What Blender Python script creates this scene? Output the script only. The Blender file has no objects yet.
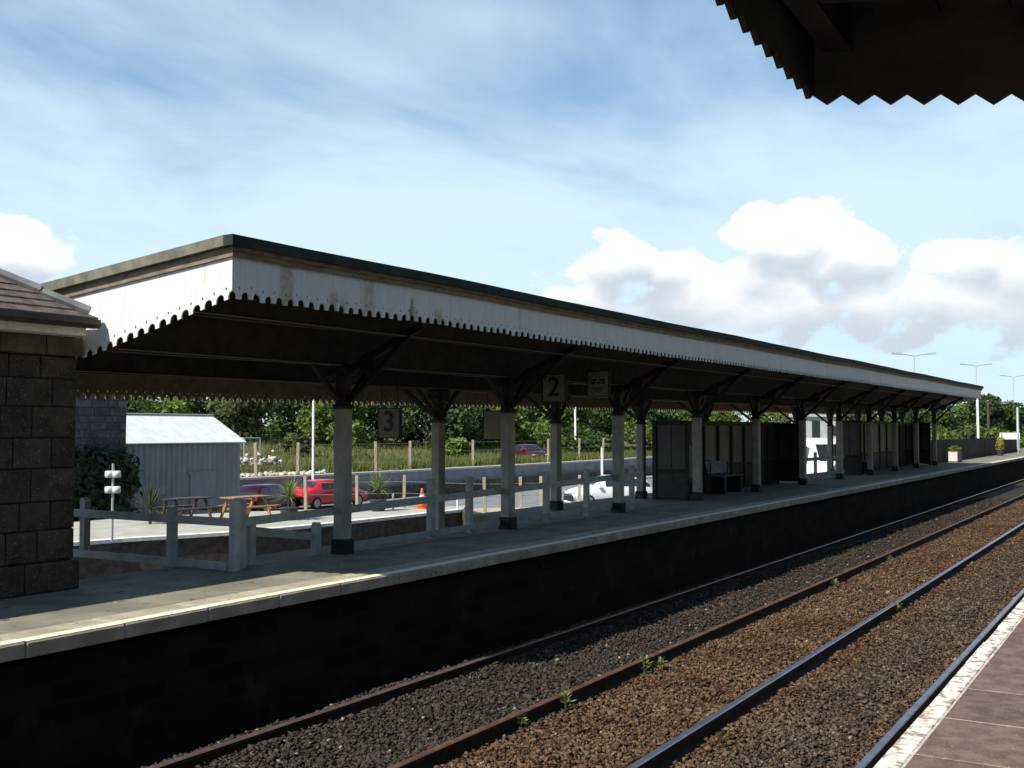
import bpy, math, random
import numpy as np
from mathutils import Vector, Matrix
R = math.radians
random.seed(7); RNG = np.random.default_rng(11)
SC = bpy.context.scene
COL = SC.collection

# ------------------------------------------------------------------ camera
# X runs along the tracks, Y across them towards the island platform, Z = 0 is the platform surface
F_PX, YAW, PITCH, EYE = 1090.0, 0.5447, 0.0419, Vector((0, 0, 1.6))
FW = Vector((math.cos(PITCH)*math.cos(YAW), math.cos(PITCH)*math.sin(YAW), math.sin(PITCH)))
RT = Vector((math.sin(YAW), -math.cos(YAW), 0)); UP = RT.cross(FW)
cam = bpy.data.cameras.new('camera'); cam.sensor_width = 36; cam.lens = 36*F_PX/1024
cam.clip_start = 0.05; cam.clip_end = 6000
co = bpy.data.objects.new('camera', cam); COL.objects.link(co)
co.matrix_world = Matrix(((RT.x, UP.x, -FW.x, EYE.x), (RT.y, UP.y, -FW.y, EYE.y), (RT.z, UP.z, -FW.z, EYE.z), (0, 0, 0, 1)))
SC.camera = co
def ray(x, y): return FW + RT*((x-512)/F_PX) - UP*((y-384)/F_PX)
def at_z(x, y, z): v = ray(x, y); return EYE + v*((z-EYE.z)/v.z)      # surveying helper: where a sight line meets a level
def at_s(x, y, s): v = ray(x, y); return EYE + v*(s/v.x)
def at_d(x, y, d): v = ray(x, y); return EYE + v*(d/v.y)
def at_depth(x, y, D): return EYE + ray(x, y)*D

# ------------------------------------------------------------------ sky, sun, exposure
SUN = Vector((-0.86, 0.25, 1)).normalized()
SUN_EL = math.asin(SUN.z); SUN_AZ = math.atan2(SUN.x, SUN.y)      # clockwise from +Y
class NT:
    def __init__(s, t): s.t = t; s.n = t.nodes; s.l = t.links
    def add(s, kind, **kw):
        n = s.n.new(kind)
        for k, v in kw.items():
            if k.startswith('i_'):
                s.put(n.inputs[int(k[2:]) if k[2:].isdigit() else k[2:].replace('_', ' ')], v)
            else: setattr(n, k, v)
        return n
    def put(s, sock, v):
        if isinstance(v, bpy.types.NodeSocket): s.l.new(v, sock)
        elif isinstance(v, bpy.types.Node): s.l.new(v.outputs[0], sock)
        else: sock.default_value = v
    def math(s, op, a, b=0.0, c=None, clamp=False):
        n = s.n.new('ShaderNodeMath'); n.operation = op; n.use_clamp = clamp
        s.put(n.inputs[0], a); s.put(n.inputs[1], b)
        if c is not None: s.put(n.inputs[2], c)
        return n.outputs[0]
    def comb(s, x, y, z):
        n = s.n.new('ShaderNodeCombineXYZ'); s.put(n.inputs[0], x); s.put(n.inputs[1], y); s.put(n.inputs[2], z); return n.outputs[0]
    def noise(s, vec, scale, detail=4, rough=.55, dim='3D', dist=0):
        n = s.n.new('ShaderNodeTexNoise'); n.noise_dimensions = dim
        if vec is not None: s.put(n.inputs['Vector'], vec)
        n.inputs['Scale'].default_value = scale; n.inputs['Detail'].default_value = detail; n.inputs['Roughness'].default_value = rough
        n.inputs['Distortion'].default_value = dist
        return n.outputs[0]
    def mapr(s, v, a, b, c=0.0, d=1.0, smooth=True):
        n = s.n.new('ShaderNodeMapRange'); n.interpolation_type = 'SMOOTHSTEP' if smooth else 'LINEAR'
        s.put(n.inputs[0], v)
        for i, q in enumerate((a, b, c, d)): s.put(n.inputs[i+1], q)
        return n.outputs[0]
    def mix(s, f, a, b, mode='MIX'):
        n = s.n.new('ShaderNodeMix'); n.data_type = 'RGBA'; n.blend_type = mode
        s.put(n.inputs[0], f)
        for sock, v in ((n.inputs[6], a), (n.inputs[7], b)):
            s.put(sock, (*v, 1) if isinstance(v, (tuple, list)) and len(v) == 3 else v)
        return n.outputs[2]

SKY_STRENGTH = 0.10
def build_world():
    w = bpy.data.worlds.new('World'); SC.world = w; w.use_nodes = True; w.cycles.sampling_method = 'MANUAL'; w.cycles.sample_map_resolution = 512
    t = NT(w.node_tree); t.n.clear()
    tc = t.add('ShaderNodeTexCoord'); d = tc.outputs['Generated']
    sky = t.add('ShaderNodeTexSky', sky_type='NISHITA', sun_disc=False, sun_elevation=SUN_EL, sun_rotation=SUN_AZ,
                altitude=20, air_density=1.0, dust_density=1.2, ozone_density=2.2)
    sp = t.add('ShaderNodeSeparateXYZ'); t.put(sp.inputs[0], d)
    x, y, z = sp.outputs
    el = t.math('ARCSINE', z); az = t.math('ARCTAN2', y, x)
    # thin high cloud on a flat layer, drawn out by the wind
    zz = t.math('MAXIMUM', z, 0.0); den = t.math('ADD', zz, 0.13)
    lay = t.comb(t.math('DIVIDE', x, den), t.math('DIVIDE', y, den), 0.0)
    rotn = t.add('ShaderNodeMapping'); t.put(rotn.inputs[0], lay); rotn.inputs['Rotation'].default_value = (0, 0, R(40)); rotn.inputs['Scale'].default_value = (0.80, 1.15, 1)
    n1 = t.noise(rotn.outputs[0], 1.05, 8, .55, dist=.35)
    n2 = t.noise(lay, 0.7, 4, .5)
    hi = t.math('ADD', t.math('MULTIPLY', n1, .60), t.math('MULTIPLY', n2, .40))
    low = t.mapr(el, R(30), R(5), -.13, .20)                          # the veil looks denser towards the horizon
    veil = t.math('MULTIPLY', t.mapr(t.math('ADD', hi, low), .36, .67, 0.18, .92), t.mapr(el, R(60), R(20), .25, 1.0))
    # cumulus standing low over the horizon all round, heaped up in the places the photo shows
    U = t.math('MULTIPLY', az, 1.0)
    def lumps(dv):
        acc = None
        for (px, py, rx, ry, h) in HEAPS:
            c = ray(px, py).normalized(); ca, ce = math.atan2(c.y, c.x), math.asin(c.z)
            q = t.math('ADD', t.math('POWER', t.math('DIVIDE', t.math('SUBTRACT', az, ca), rx/F_PX), 2.0),
                       t.math('POWER', t.math('DIVIDE', t.math('SUBTRACT', t.math('ADD', el, dv), ce), ry/F_PX), 2.0))
            g = t.math('MULTIPLY', t.math('SUBTRACT', 1.0, q), h)
            acc = g if acc is None else t.math('MAXIMUM', acc, g)
        return t.math('MAXIMUM', acc, -.42)
    p = t.comb(t.math('MULTIPLY', U, 17.0), t.math('MULTIPLY', el, 24.0), 3.7)
    v = t.add('ShaderNodeTexVoronoi', feature='SMOOTH_F1'); t.put(v.inputs['Vector'], p); v.inputs['Scale'].default_value = 1.9; v.inputs['Smoothness'].default_value = .35
    puffs = t.math('SUBTRACT', t.math('MULTIPLY', t.noise(p, 1.3, 8, .62), .80), t.math('MULTIPLY', v.outputs['Distance'], .32))
    band = t.math('MULTIPLY', t.mapr(el, R(5.0), R(1.8)), .22)
    l0 = lumps(0.0); l1 = lumps(R(1.1))
    h0 = t.math('ADD', t.math('ADD', puffs, band), l0)
    mask = t.mapr(h0, .28, .43)
    big = t.noise(t.comb(t.math('MULTIPLY', U, 13.0), t.math('MULTIPLY', el, 20.0), 9.1), 1.0, 6, .55)
    shade = t.mapr(t.math('ADD', t.math('SUBTRACT', l0, l1), t.math('MULTIPLY', t.math('SUBTRACT', big, .5), .55)), -.16, .20)
    k = 1/SKY_STRENGTH
    shade2 = t.math('MULTIPLY', shade, t.mapr(el, R(4.4), R(8.2), .40, 1.0))
    cum = t.mix(shade2, (.50*k, .57*k, .64*k), (.98*k, .97*k, .96*k))
    blue = t.mix(1.0, sky.outputs[0], (.52, .92, 1.16), 'MULTIPLY'); deep = t.mapr(el, R(22), R(75), 1.0, .58); blue = t.mix(1.0, blue, t.comb(deep, deep, deep), 'MULTIPLY')   # deeper blue towards the zenith
    c1 = t.mix(veil, blue, (.60*k, .75*k, .85*k))
    c2 = t.mix(t.math('MULTIPLY', mask, t.mapr(z, 0.0, .03)), c1, cum)
    bg = t.add('ShaderNodeBackground'); t.put(bg.inputs[0], c2); bg.inputs[1].default_value = SKY_STRENGTH
    out = t.add('ShaderNodeOutputWorld'); t.l.new(bg.outputs[0], out.inputs[0])
HEAPS = [(790, 238, 70, 40, .40), (850, 258, 62, 40, .38), (760, 275, 70, 40, .30), (625, 262, 46, 34, .34), (672, 272, 44, 32, .30), (710, 295, 90, 40, .30), (600, 305, 80, 40, .20), (780, 310, 120, 44, .28), (870, 300, 110, 46, .28),
         (965, 262, 56, 30, .30), (940, 298, 80, 40, .28), (1035, 270, 60, 40, .28), (1010, 312, 90, 36, .22), (14, 250, 62, 44, .40), (-60, 275, 100, 46, .34)]
build_world()
sun = bpy.data.lights.new('sun', 'SUN'); sun.energy = 5.0; sun.angle = R(.53); sun.color = (1, .94, .82)
so = bpy.data.objects.new('sun', sun); COL.objects.link(so); so.rotation_euler = SUN.to_track_quat('Z', 'Y').to_euler(); so.location = (-20, 10, 30)
SC.view_settings.view_transform = 'Standard'; SC.view_settings.look = 'None'; SC.view_settings.exposure = .34; SC.view_settings.gamma = 1
SC.view_settings.use_curve_mapping = False
SC.render.engine = 'CYCLES'; SC.cycles.max_bounces = 6; SC.cycles.diffuse_bounces = 3; SC.cycles.transparent_max_bounces = 8

# ------------------------------------------------------------------ materials
MATS = {}
def mat(name, c1, c2=None, rough=.8, scale=6, bump=0, bscale=None, spec=.3, metal=0, detail=5, lo=.35, hi=.65, stretch=(1, 1, 1), rand=0, island=0,
        speck=None, coord='pos', trans=0):
    if name in MATS: return MATS[name]
    m = bpy.data.materials.new(name); m.use_nodes = True; t = NT(m.node_tree); b = t.n['Principled BSDF']
    if coord == 'pos': v = t.add('ShaderNodeNewGeometry').outputs['Position']
    else: v = t.add('ShaderNodeTexCoord').outputs['Object']
    mp = t.add('ShaderNodeMapping'); t.put(mp.inputs[0], v); mp.inputs['Scale'].default_value = stretch; v = mp.outputs[0]
    col = (*c1, 1)
    if c2:
        col = t.mix(t.mapr(t.noise(v, scale, detail, .6), lo, hi), c1, c2)
    if speck:      # (colour, scale, threshold)
        col = t.mix(t.mapr(t.noise(v, speck[1], 3, .6), speck[2], speck[2]+.06), col, speck[0])
    if rand or island:
        src = t.add('ShaderNodeNewGeometry').outputs['Random Per Island'] if island else t.add('ShaderNodeObjectInfo').outputs['Random']
        k = island or rand
        hs = t.add('ShaderNodeHueSaturation'); t.put(hs.inputs['Value'], t.mapr(src, 0, 1, 1-k, 1+k, False)); t.put(hs.inputs['Color'], col); col = hs.outputs[0]
    t.put(b.inputs['Base Color'], col)
    b.inputs['Roughness'].default_value = rough; b.inputs['Specular IOR Level'].default_value = spec; b.inputs['Metallic'].default_value = metal
    if bump:
        bn = t.add('ShaderNodeBump'); bn.inputs['Strength'].default_value = 1.0; bn.inputs['Distance'].default_value = bump
        t.put(bn.inputs['Height'], t.noise(v, bscale or scale*4, 5, .65)); t.put(b.inputs['Normal'], bn.outputs[0])
    if trans:
        tr = t.add('ShaderNodeBsdfTranslucent'); t.put(tr.inputs[0], col); ms = t.add('ShaderNodeMixShader'); ms.inputs[0].default_value = trans
        t.l.new(b.outputs[0], ms.inputs[1]); t.l.new(tr.outputs[0], ms.inputs[2]); t.l.new(ms.outputs[0], t.n['Material Output'].inputs[0])
    MATS[name] = m; return m

def fascia_mat():
    m = bpy.data.materials.new('fascia_paint'); m.use_nodes = True; t = NT(m.node_tree); b = t.n['Principled BSDF']
    p = t.add('ShaderNodeNewGeometry').outputs['Position']
    mp = t.add('ShaderNodeMapping'); t.put(mp.inputs[0], p); mp.inputs['Scale'].default_value = (2.6, 2.6, .35)
    streak = t.mapr(t.noise(mp.outputs[0], 1.6, 6, .62), .60, .76)
    mp2 = t.add('ShaderNodeMapping'); t.put(mp2.inputs[0], p); mp2.inputs['Scale'].default_value = (9, 9, 1.2)
    fine = t.mapr(t.noise(mp2.outputs[0], 1.5, 5, .6), .4, .75)
    near = t.mapr(t.add('ShaderNodeSeparateXYZ', i_0=p).outputs[0], 13.0, 18, 1.0, .45)
    c = t.mix(t.math('MULTIPLY', fine, .35), (.69, .70, .715), (.53, .54, .55))
    c = t.mix(t.math('MULTIPLY', t.math('MULTIPLY', streak, .75), near), c, (.33, .29, .17))
    crack = t.mapr(t.noise(mp2.outputs[0], 3.2, 6, .7), .70, .74)
    c = t.mix(t.math('MULTIPLY', crack, near), c, (.14, .12, .09))
    sx, sy_, sz = t.add('ShaderNodeSeparateXYZ', i_0=p).outputs
    wobx = t.math('ADD', sx, t.math('MULTIPLY', t.math('SUBTRACT', t.noise(p, 9, 4, .6), .5), .16))
    for (px, w_, k_, z0, z1, cc) in ((287, .10, .75, 3.6, 3.5, (.30, .27, .17)), (333, .07, .7, 3.10, 2.95, (.30, .28, .13)), (343, .05, .6, 3.05, 2.9, (.30, .28, .13)), (369, .11, .65, 3.6, 3.5, (.33, .30, .20)), (412, .035, .95, 3.12, 3.06, (.07, .06, .05)), (413, .09, .5, 3.10, 2.95, (.35, .31, .18)), (438, .09, .75, 3.06, 2.95, (.33, .30, .14)), (459, .08, .6, 2.98, 2.9, (.34, .31, .17)), (520, .06, .35, 3.3, 3.2, (.3, .28, .2))):
        x0 = at_d(px, 300, 7.43).x
        f = t.math('MULTIPLY', t.mapr(t.math('ABSOLUTE', t.math('SUBTRACT', wobx, x0)), w_*1.35, w_*.35, 0, k_), t.mapr(sz, z0, z1, 0, 1))
        f = t.math('MULTIPLY', f, t.mapr(sy_, 7.5, 7.46, 0, 1)); f = t.math('MULTIPLY', f, t.mapr(t.noise(p, 14, 5, .65), .30, .58, .35, 1))
        c = t.mix(f, c, cc)
    hs = t.add('ShaderNodeHueSaturation'); t.put(hs.inputs['Value'], t.mapr(t.add('ShaderNodeObjectInfo').outputs['Random'], 0, 1, .975, 1.02, False)); t.put(hs.inputs['Color'], c)
    t.put(b.inputs['Base Color'], hs.outputs[0]); b.inputs['Roughness'].default_value = .55
    MATS['fascia'] = m
fascia_mat()
def wall_mat():
    m = bpy.data.materials.new('platform_wall_stone'); m.use_nodes = True; t = NT(m.node_tree); b = t.n['Principled BSDF']
    p = t.add('ShaderNodeNewGeometry').outputs['Position']; x, y, z = t.add('ShaderNodeSeparateXYZ', i_0=p).outputs
    br = t.add('ShaderNodeTexBrick'); t.put(br.inputs['Vector'], t.comb(t.math('ADD', x, t.math('MULTIPLY', t.noise(p, 2.5, 3), .12)), t.math('ADD', z, t.math('MULTIPLY', t.noise(p, 1.7, 3), .06)), 0.0))
    br.inputs['Scale'].default_value = 1.0; br.inputs['Brick Width'].default_value = .46; br.inputs['Row Height'].default_value = .17; br.inputs['Mortar Size'].default_value = .012
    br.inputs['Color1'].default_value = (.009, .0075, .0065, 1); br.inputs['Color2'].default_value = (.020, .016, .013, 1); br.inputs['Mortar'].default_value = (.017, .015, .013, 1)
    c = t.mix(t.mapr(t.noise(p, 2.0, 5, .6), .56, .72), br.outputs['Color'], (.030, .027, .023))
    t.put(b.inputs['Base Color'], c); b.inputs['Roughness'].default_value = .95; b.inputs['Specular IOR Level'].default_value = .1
    bn = t.add('ShaderNodeBump'); bn.inputs['Distance'].default_value = .02
    t.put(bn.inputs['Height'], t.math('ADD', t.math('MULTIPLY', br.outputs['Fac'], -1.0), t.noise(p, 16, 5, .6))); t.put(b.inputs['Normal'], bn.outputs[0])
    MATS['wall_stone'] = m
wall_mat()
def ballast_mat():
    m = bpy.data.materials.new('ballast_stone'); m.use_nodes = True; t = NT(m.node_tree); b = t.n['Principled BSDF']
    g = t.add('ShaderNodeNewGeometry'); p = g.outputs['Position']; isl = g.outputs['Random Per Island']
    y = t.add('ShaderNodeSeparateXYZ', i_0=p).outputs[1]
    wob = t.math('ADD', y, t.math('MULTIPLY', t.math('SUBTRACT', t.noise(p, 1.1, 4, .6), .5), .5))
    rust = t.mapr(wob, 5.25, 4.95, 0, 1)                             # brown, brake-dust stained stone on the near road
    patch = t.mapr(t.noise(p, .8, 4, .6), .42, .60)
    oily = t.math('MULTIPLY', t.mapr(t.math('ABSOLUTE', t.math('SUBTRACT', wob, 2.75)), .75, .2), .55)
    brown = t.mix(isl, (.030, .016, .009), (.165, .092, .050))
    tan = t.mix(isl, (.050, .033, .02), (.23, .16, .098))
    grey = t.mix(isl, (.021, .0165, .0135), (.080, .064, .052))
    near = t.mix(t.math('MULTIPLY', patch, .5), brown, tan)
    near = t.mix(oily, near, t.mix(isl, (.020, .018, .016), (.12, .098, .072)))
    c = t.mix(rust, grey, near)
    pale = t.mapr(isl, .988, .994); c = t.mix(pale, c, (.30, .25, .19))
    t.put(b.inputs['Base Color'], c); b.inputs['Roughness'].default_value = .85; b.inputs['Specular IOR Level'].default_value = .2
    bn = t.add('ShaderNodeBump'); bn.inputs['Distance'].default_value = .012; t.put(bn.inputs['Height'], t.noise(p, 60, 3, .6)); t.put(b.inputs['Normal'], bn.outputs[0])
    MATS['ballast'] = m
ballast_mat()
mat('tarmac', (.155, .148, .115), (.235, .218, .17), .9, 1.6, .004, 60, speck=((.09, .088, .075), 5, .60))
mat('tarmac_dark', (.06, .062, .065), (.10, .10, .10), .85, .6, .003, 80)
mat('coping', (.30, .255, .20), (.42, .36, .29), .9, 3, .006, 30, rand=.05, speck=((.18, .16, .13), 7, .62))
mat('white_paint', (.86, .78, .60), (.72, .65, .50), .7, 9, .002, 40)
mat('dark_stone', (.014, .012, .011), (.032, .026, .022), .95, 3, .03, 14, speck=((.05, .045, .04), 9, .66))
mat('joint_mortar', (.62, .55, .48), (.40, .36, .32), .9, 12)
mat('slab', (.105, .070, .056), (.175, .120, .098), .9, 7, .003, 60, rand=.10, speck=((.22, .18, .15), 55, .62))
mat('edge_white', (.76, .71, .63), (.27, .20, .16), .8, 11, .004, 60, lo=.46, hi=.62)
mat('rail_side', (.016, .010, .008), (.034, .020, .014), .8, 8, .002, 60)
mat('rail_rust', (.075, .036, .024), (.13, .065, .042), .6, 9, .001, 80)
mat('rail_worn', (.17, .12, .10), (.24, .17, .15), .38, 9, metal=.6)
mat('rail_bright', (.24, .24, .29), (.34, .33, .38), .36, 6, metal=.85)
mat('granite', (.046, .034, .027), (.082, .062, .050), .9, 5, .012, 30, rand=.22, speck=((.19, .17, .15), 40, .62))
mat('granite_pale', (.075, .060, .048), (.13, .105, .085), .9, 5, .008, 30, rand=.1)
mat('mortar', (.07, .058, .05), (.11, .093, .08), .95, 20, .004, 60)
mat('slate', (.095, .075, .068), (.17, .14, .125), .75, 7, .006, 25, rand=.14, speck=((.42, .40, .34), 16, .68))
mat('lead', (.16, .16, .17), (.24, .24, .24), .6, 5)
mat('gutter', (.035, .030, .028), (.07, .055, .045), .6, 8)
mat('board_white', (.80, .77, .70), (.64, .59, .50), .6, 7, stretch=(1, 1, .4))
mat('roof_felt', (.012, .022, .021), (.028, .040, .036), .75, 4, .004, 30)
mat('roof_deck', (.10, .11, .10), (.16, .17, .15), .9, 2)
mat('mould', (.15, .11, .075), (.27, .21, .155), .7, 5, stretch=(1, 1, 3))
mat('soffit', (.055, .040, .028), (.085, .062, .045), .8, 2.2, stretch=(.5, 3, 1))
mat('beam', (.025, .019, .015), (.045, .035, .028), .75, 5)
mat('rear_board', (.20, .14, .09), (.28, .21, .14), .7, 6)
mat('iron_dark', (.012, .009, .008), (.024, .017, .014), .55, 7)
mat('column_paint', (.28, .262, .235), (.38, .36, .325), .6, 4, .001, 30, speck=((.25, .22, .18), 11, .67))
mat('black_paint', (.012, .012, .013), (.025, .024, .024), .5, 6)
mat('conduit', (.20, .16, .115), None, .6)
mat('fence_paint', (.35, .36, .35), (.47, .475, .465), .75, 6, .001, 40, rand=.06, speck=((.20, .20, .18), 13, .67))
mat('sign_face', (.20, .165, .115), (.26, .22, .16), .5, 4)
mat('sign_black', (.01, .01, .01), None, .5)
mat('screen', (.018, .020, .020), (.034, .036, .035), .5, 4, rand=.15)
mat('screen_glass', (.038, .043, .047), (.062, .068, .070), .30, 2, spec=.25)
mat('steel', (.10, .12, .15), (.16, .18, .21), .5, 5)
mat('poster', (.12, .14, .18), (.20, .14, .14), .5, 9)
mat('bin', (.03, .035, .06), None, .5)
mat('trough_wall', (.055, .042, .035), (.10, .075, .06), .95, 5, .02, 12)
mat('trough_floor', (.06, .055, .045), (.11, .10, .08), .95, 4, .02, 20)
mat('apron', (.34, .33, .29), (.44, .42, .37), .9, 1.5, .003, 40)
mat('kerb_white', (.82, .80, .75), (.62, .60, .55), .7, 8)
mat('yard', (.36, .30, .23), (.48, .40, .31), .95, 2, .01, 20)
mat('car_park', (.16, .165, .17), (.22, .225, .23), .9, .8, .003, 40)
mat('concrete', (.21, .225, .245), (.29, .30, .32), .9, 1.5, .004, 30)
mat('concrete_cap', (.50, .48, .44), (.6, .58, .54), .9, 3)
mat('brown_boards', (.06, .05, .042), (.10, .085, .07), .9, 3, rand=.2)
mat('earth', (.10, .10, .035), (.18, .16, .065), .95, .8, .02, 6, speck=((.24, .19, .12), 1.6, .60))
mat('grass', (.10, .135, .030), (.19, .195, .062), .8, .35, island=.25, trans=.3)
mat('rubble', (.42, .39, .34), (.60, .56, .50), .9, 3, island=.25)
mat('post_wood', (.30, .25, .18), (.42, .36, .27), .85, 6, stretch=(3, 3, .6))
mat('wire', (.22, .22, .22), None, .5)
mat('shed_wall', (.225, .24, .25), (.275, .29, .30), .6, 3, stretch=(1, 1, .3))
mat('shed_roof', (.66, .68, .67), (.76, .77, .75), .5, 2)
mat('white_metal', (.66, .66, .64), None, .5)
mat('picnic', (.30, .155, .07), (.42, .235, .11), .7, 5, rand=.1)
mat('picnic_dark', (.06, .045, .035), (.10, .075, .06), .8, 5)
mat('cordyline', (.12, .17, .035), (.30, .33, .10), .5, 8, island=.3, trans=.3)
mat('cordyline_dark', (.035, .05, .02), (.08, .09, .03), .6, 8, island=.3)
mat('pot', (.035, .035, .038), (.06, .055, .055), .7, 6)
mat('terracotta', (.30, .11, .06), (.38, .16, .09), .8, 6)
mat('cone', (.85, .15, .04), None, .5)
mat('tyre', (.012, .012, .012), None, .8)
mat('rim', (.35, .35, .37), None, .35, metal=.7)
mat('car_glass', (.02, .028, .035), None, .06, spec=.6)
mat('lamp_white', (.8, .8, .78), None, .2)
mat('lamp_red', (.45, .02, .02), None, .2)
mat('trim_dark', (.02, .02, .022), None, .6)
mat('bark', (.05, .038, .028), (.09, .07, .05), .95, 6, .01)
for i, (a, b) in enumerate((((.036, .068, .017), (.10, .16, .038)), ((.026, .050, .016), (.070, .115, .032)), ((.065, .105, .02), (.17, .235, .045)), ((.05, .068, .026), (.12, .14, .055)))):
    mat('leaf%d' % i, a, b, .6, .5, island=.35, trans=.30, spec=.25)
mat('ivy', (.010, .018, .007), (.028, .042, .014), .6, 2, island=.4)
mat('weed', (.16, .20, .06), (.26, .28, .11), .6, 9, island=.3, trans=.3)
mat('fence_black', (.030, .026, .026), (.055, .045, .045), .85, 5, rand=.2)
mat('house_wall', (.42, .415, .40), (.50, .49, .47), .8, 2)
mat('house_dark', (.03, .035, .04), None, .4)
mat('galv', (.42, .44, .46), None, .45, metal=.4)
for nm, c in (('car_red', (.50, .018, .025)), ('car_maroon', (.035, .004, .012)), ('car_purple', (.055, .006, .014)), ('car_white', (.80, .80, .80)), ('car_teal', (.004, .030, .034))):
    m = mat(nm, c, None, .22, spec=.5); m.node_tree.nodes['Principled BSDF'].inputs['Coat Weight'].default_value = .5

# ------------------------------------------------------------------ mesh helpers
class MB:
    def __init__(s): s.v = []; s.f = []; s.m = []
    def face(s, idx, m=0): s.f.append(tuple(idx)); s.m.append(m)
    def hexa(s, p, m=0):       # p: 4 bottom (ccw) + 4 top
        b = len(s.v); s.v += [tuple(q) for q in p]
        for q in ((3, 2, 1, 0), (4, 5, 6, 7), (0, 1, 5, 4), (1, 2, 6, 5), (2, 3, 7, 6), (3, 0, 4, 7)): s.face([b+i for i in q], m)
        return s
    def box(s, x0, x1, y0, y1, z0, z1, m=0, M=None):
        p = [(x0, y0, z0), (x1, y0, z0), (x1, y1, z0), (x0, y1, z0), (x0, y0, z1), (x1, y0, z1), (x1, y1, z1), (x0, y1, z1)]
        if M: p = [M @ Vector(q) for q in p]
        return s.hexa(p, m)
    def bbox(s, x0, x1, y0, y1, z0, z1, c=.01, m=0):   # box whose vertical edges and top rim are chamfered
        ring = lambda k: [(x0+k, y0+c), (x0+c, y0+k), (x1-c, y0+k), (x1-k, y0+c), (x1-k, y1-c), (x1-c, y1-k), (x0+c, y1-k), (x0+k, y1-c)]
        L = [(z0, 0), (z1-c, 0), (z1, c*.8)]; b = len(s.v)
        for z, k in L: s.v += [(q[0], q[1], z) for q in ring(k)]
        for j in range(2):
            for i in range(8): s.face([b+8*j+i, b+8*j+(i+1) % 8, b+8*j+8+(i+1) % 8, b+8*j+8+i], m)
        s.face([b+16+i for i in range(8)], m); s.face([b+7-i for i in range(8)], m)
        return s
    def prism(s, pts, off, m=0):   # planar outline (list of 3D points) pushed by the vector off
        n = len(pts); b = len(s.v); off = Vector(off)
        s.v += [tuple(p) for p in pts] + [tuple(Vector(p)+off) for p in pts]
        s.face([b+i for i in range(n)][::-1], m); s.face([b+n+i for i in range(n)], m)
        for i in range(n): s.face([b+i, b+(i+1) % n, b+n+(i+1) % n, b+n+i], m)
        return s
    def tube(s, pts, r, n=8, m=0, cap=True):
        pts = [Vector(p) for p in pts]; b = len(s.v); k = len(pts)
        rr = r if isinstance(r, (list, tuple)) else [r]*k
        for i, p in enumerate(pts):
            t = (pts[min(i+1, k-1)] - pts[max(i-1, 0)]).normalized()
            a = t.cross(Vector((0, 0, 1)) if abs(t.z) < .9 else Vector((1, 0, 0))).normalized(); c = t.cross(a)
            for j in range(n):
                an = 2*math.pi*j/n; s.v.append(tuple(p + (a*math.cos(an)+c*math.sin(an))*rr[i]))
        for i in range(k-1):
            for j in range(n): s.face([b+i*n+j, b+i*n+(j+1) % n, b+(i+1)*n+(j+1) % n, b+(i+1)*n+j], m)
        if cap: s.face([b+j for j in range(n)][::-1], m); s.face([b+(k-1)*n+j for j in range(n)], m)
        return s
    def lathe(s, prof, n=16, c=(0, 0, 0), m=0, axis='z'):
        b = len(s.v); k = len(prof)
        for r, z in prof:
            for j in range(n):
                a = 2*math.pi*j/n; q = (r*math.cos(a), r*math.sin(a), z)
                if axis == 'y': q = (q[0], q[2], q[1])
                s.v.append((q[0]+c[0], q[1]+c[1], q[2]+c[2]))
        for i in range(k-1):
            for j in range(n): s.face([b+i*n+j, b+i*n+(j+1) % n, b+(i+1)*n+(j+1) % n, b+(i+1)*n+j], m)
        s.face([b+j for j in range(n)][::-1], m); s.face([b+(k-1)*n+j for j in range(n)], m)
        return s
    def mesh(s, name, mats, smooth=False):
        me = bpy.data.meshes.new(name); me.from_pydata(s.v, [], s.f)
        for q in (mats if isinstance(mats, (list, tuple)) else [mats]): me.materials.append(MATS[q])
        if any(s.m): me.polygons.foreach_set('material_index', s.m)
        if smooth: me.polygons.foreach_set('use_smooth', [True]*len(s.f))
        me.update(); return me
    def obj(s, name, mats, parent=None, smooth=False, loc=None, rz=0):
        return place(name, s.mesh(name, mats, smooth), parent, loc, rz)
def place(name, me, parent=None, loc=None, rz=0):
    o = bpy.data.objects.new(name, me); COL.objects.link(o)
    if parent: o.parent = parent
    if loc is not None: o.location = loc
    if rz: o.rotation_euler[2] = rz
    return o
def tag(o, label, cat, group=None):
    o['label'] = label; o['category'] = cat
    if group: o['group'] = group
    return o
def thing(name, label, cat, loc=(0, 0, 0), rz=0, group=None):
    return tag(place(name, None, None, loc, rz), label, cat, group)
def struct(o, label=None):
    o['kind'] = 'structure'
    if label: o['label'] = label
    return o
def stuff(o, label=None, cat=None):
    o['kind'] = 'stuff'
    if label: o['label'] = label
    if cat: o['category'] = cat
    return o
def np_mesh(name, V, Fq, mats, smooth=False):      # V (n,3), Fq (m,k)
    me = bpy.data.meshes.new(name); k = Fq.shape[1]
    me.vertices.add(len(V)); me.vertices.foreach_set('co', V.astype(np.float32).ravel())
    me.loops.add(Fq.size); me.loops.foreach_set('vertex_index', Fq.astype(np.int32).ravel())
    me.polygons.add(len(Fq)); me.polygons.foreach_set('loop_start', np.arange(0, Fq.size, k, dtype=np.int32)); me.polygons.foreach_set('loop_total', np.full(len(Fq), k, np.int32))
    for q in (mats if isinstance(mats, (list, tuple)) else [mats]): me.materials.append(MATS[q])
    if smooth: me.polygons.foreach_set('use_smooth', [True]*len(Fq))
    me.update(calc_edges=True); return me

# ================================================================== ground and trackbed
me = MB(); me.box(-2500, 2500, -2500, 2500, -3.4, -3.0)
struct(me.obj('ground', 'earth'))
g = MB(); g.box(-30, 230, -60, 220, -2.9, -2.45)
struct(g.obj('car_park', 'car_park'))

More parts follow.
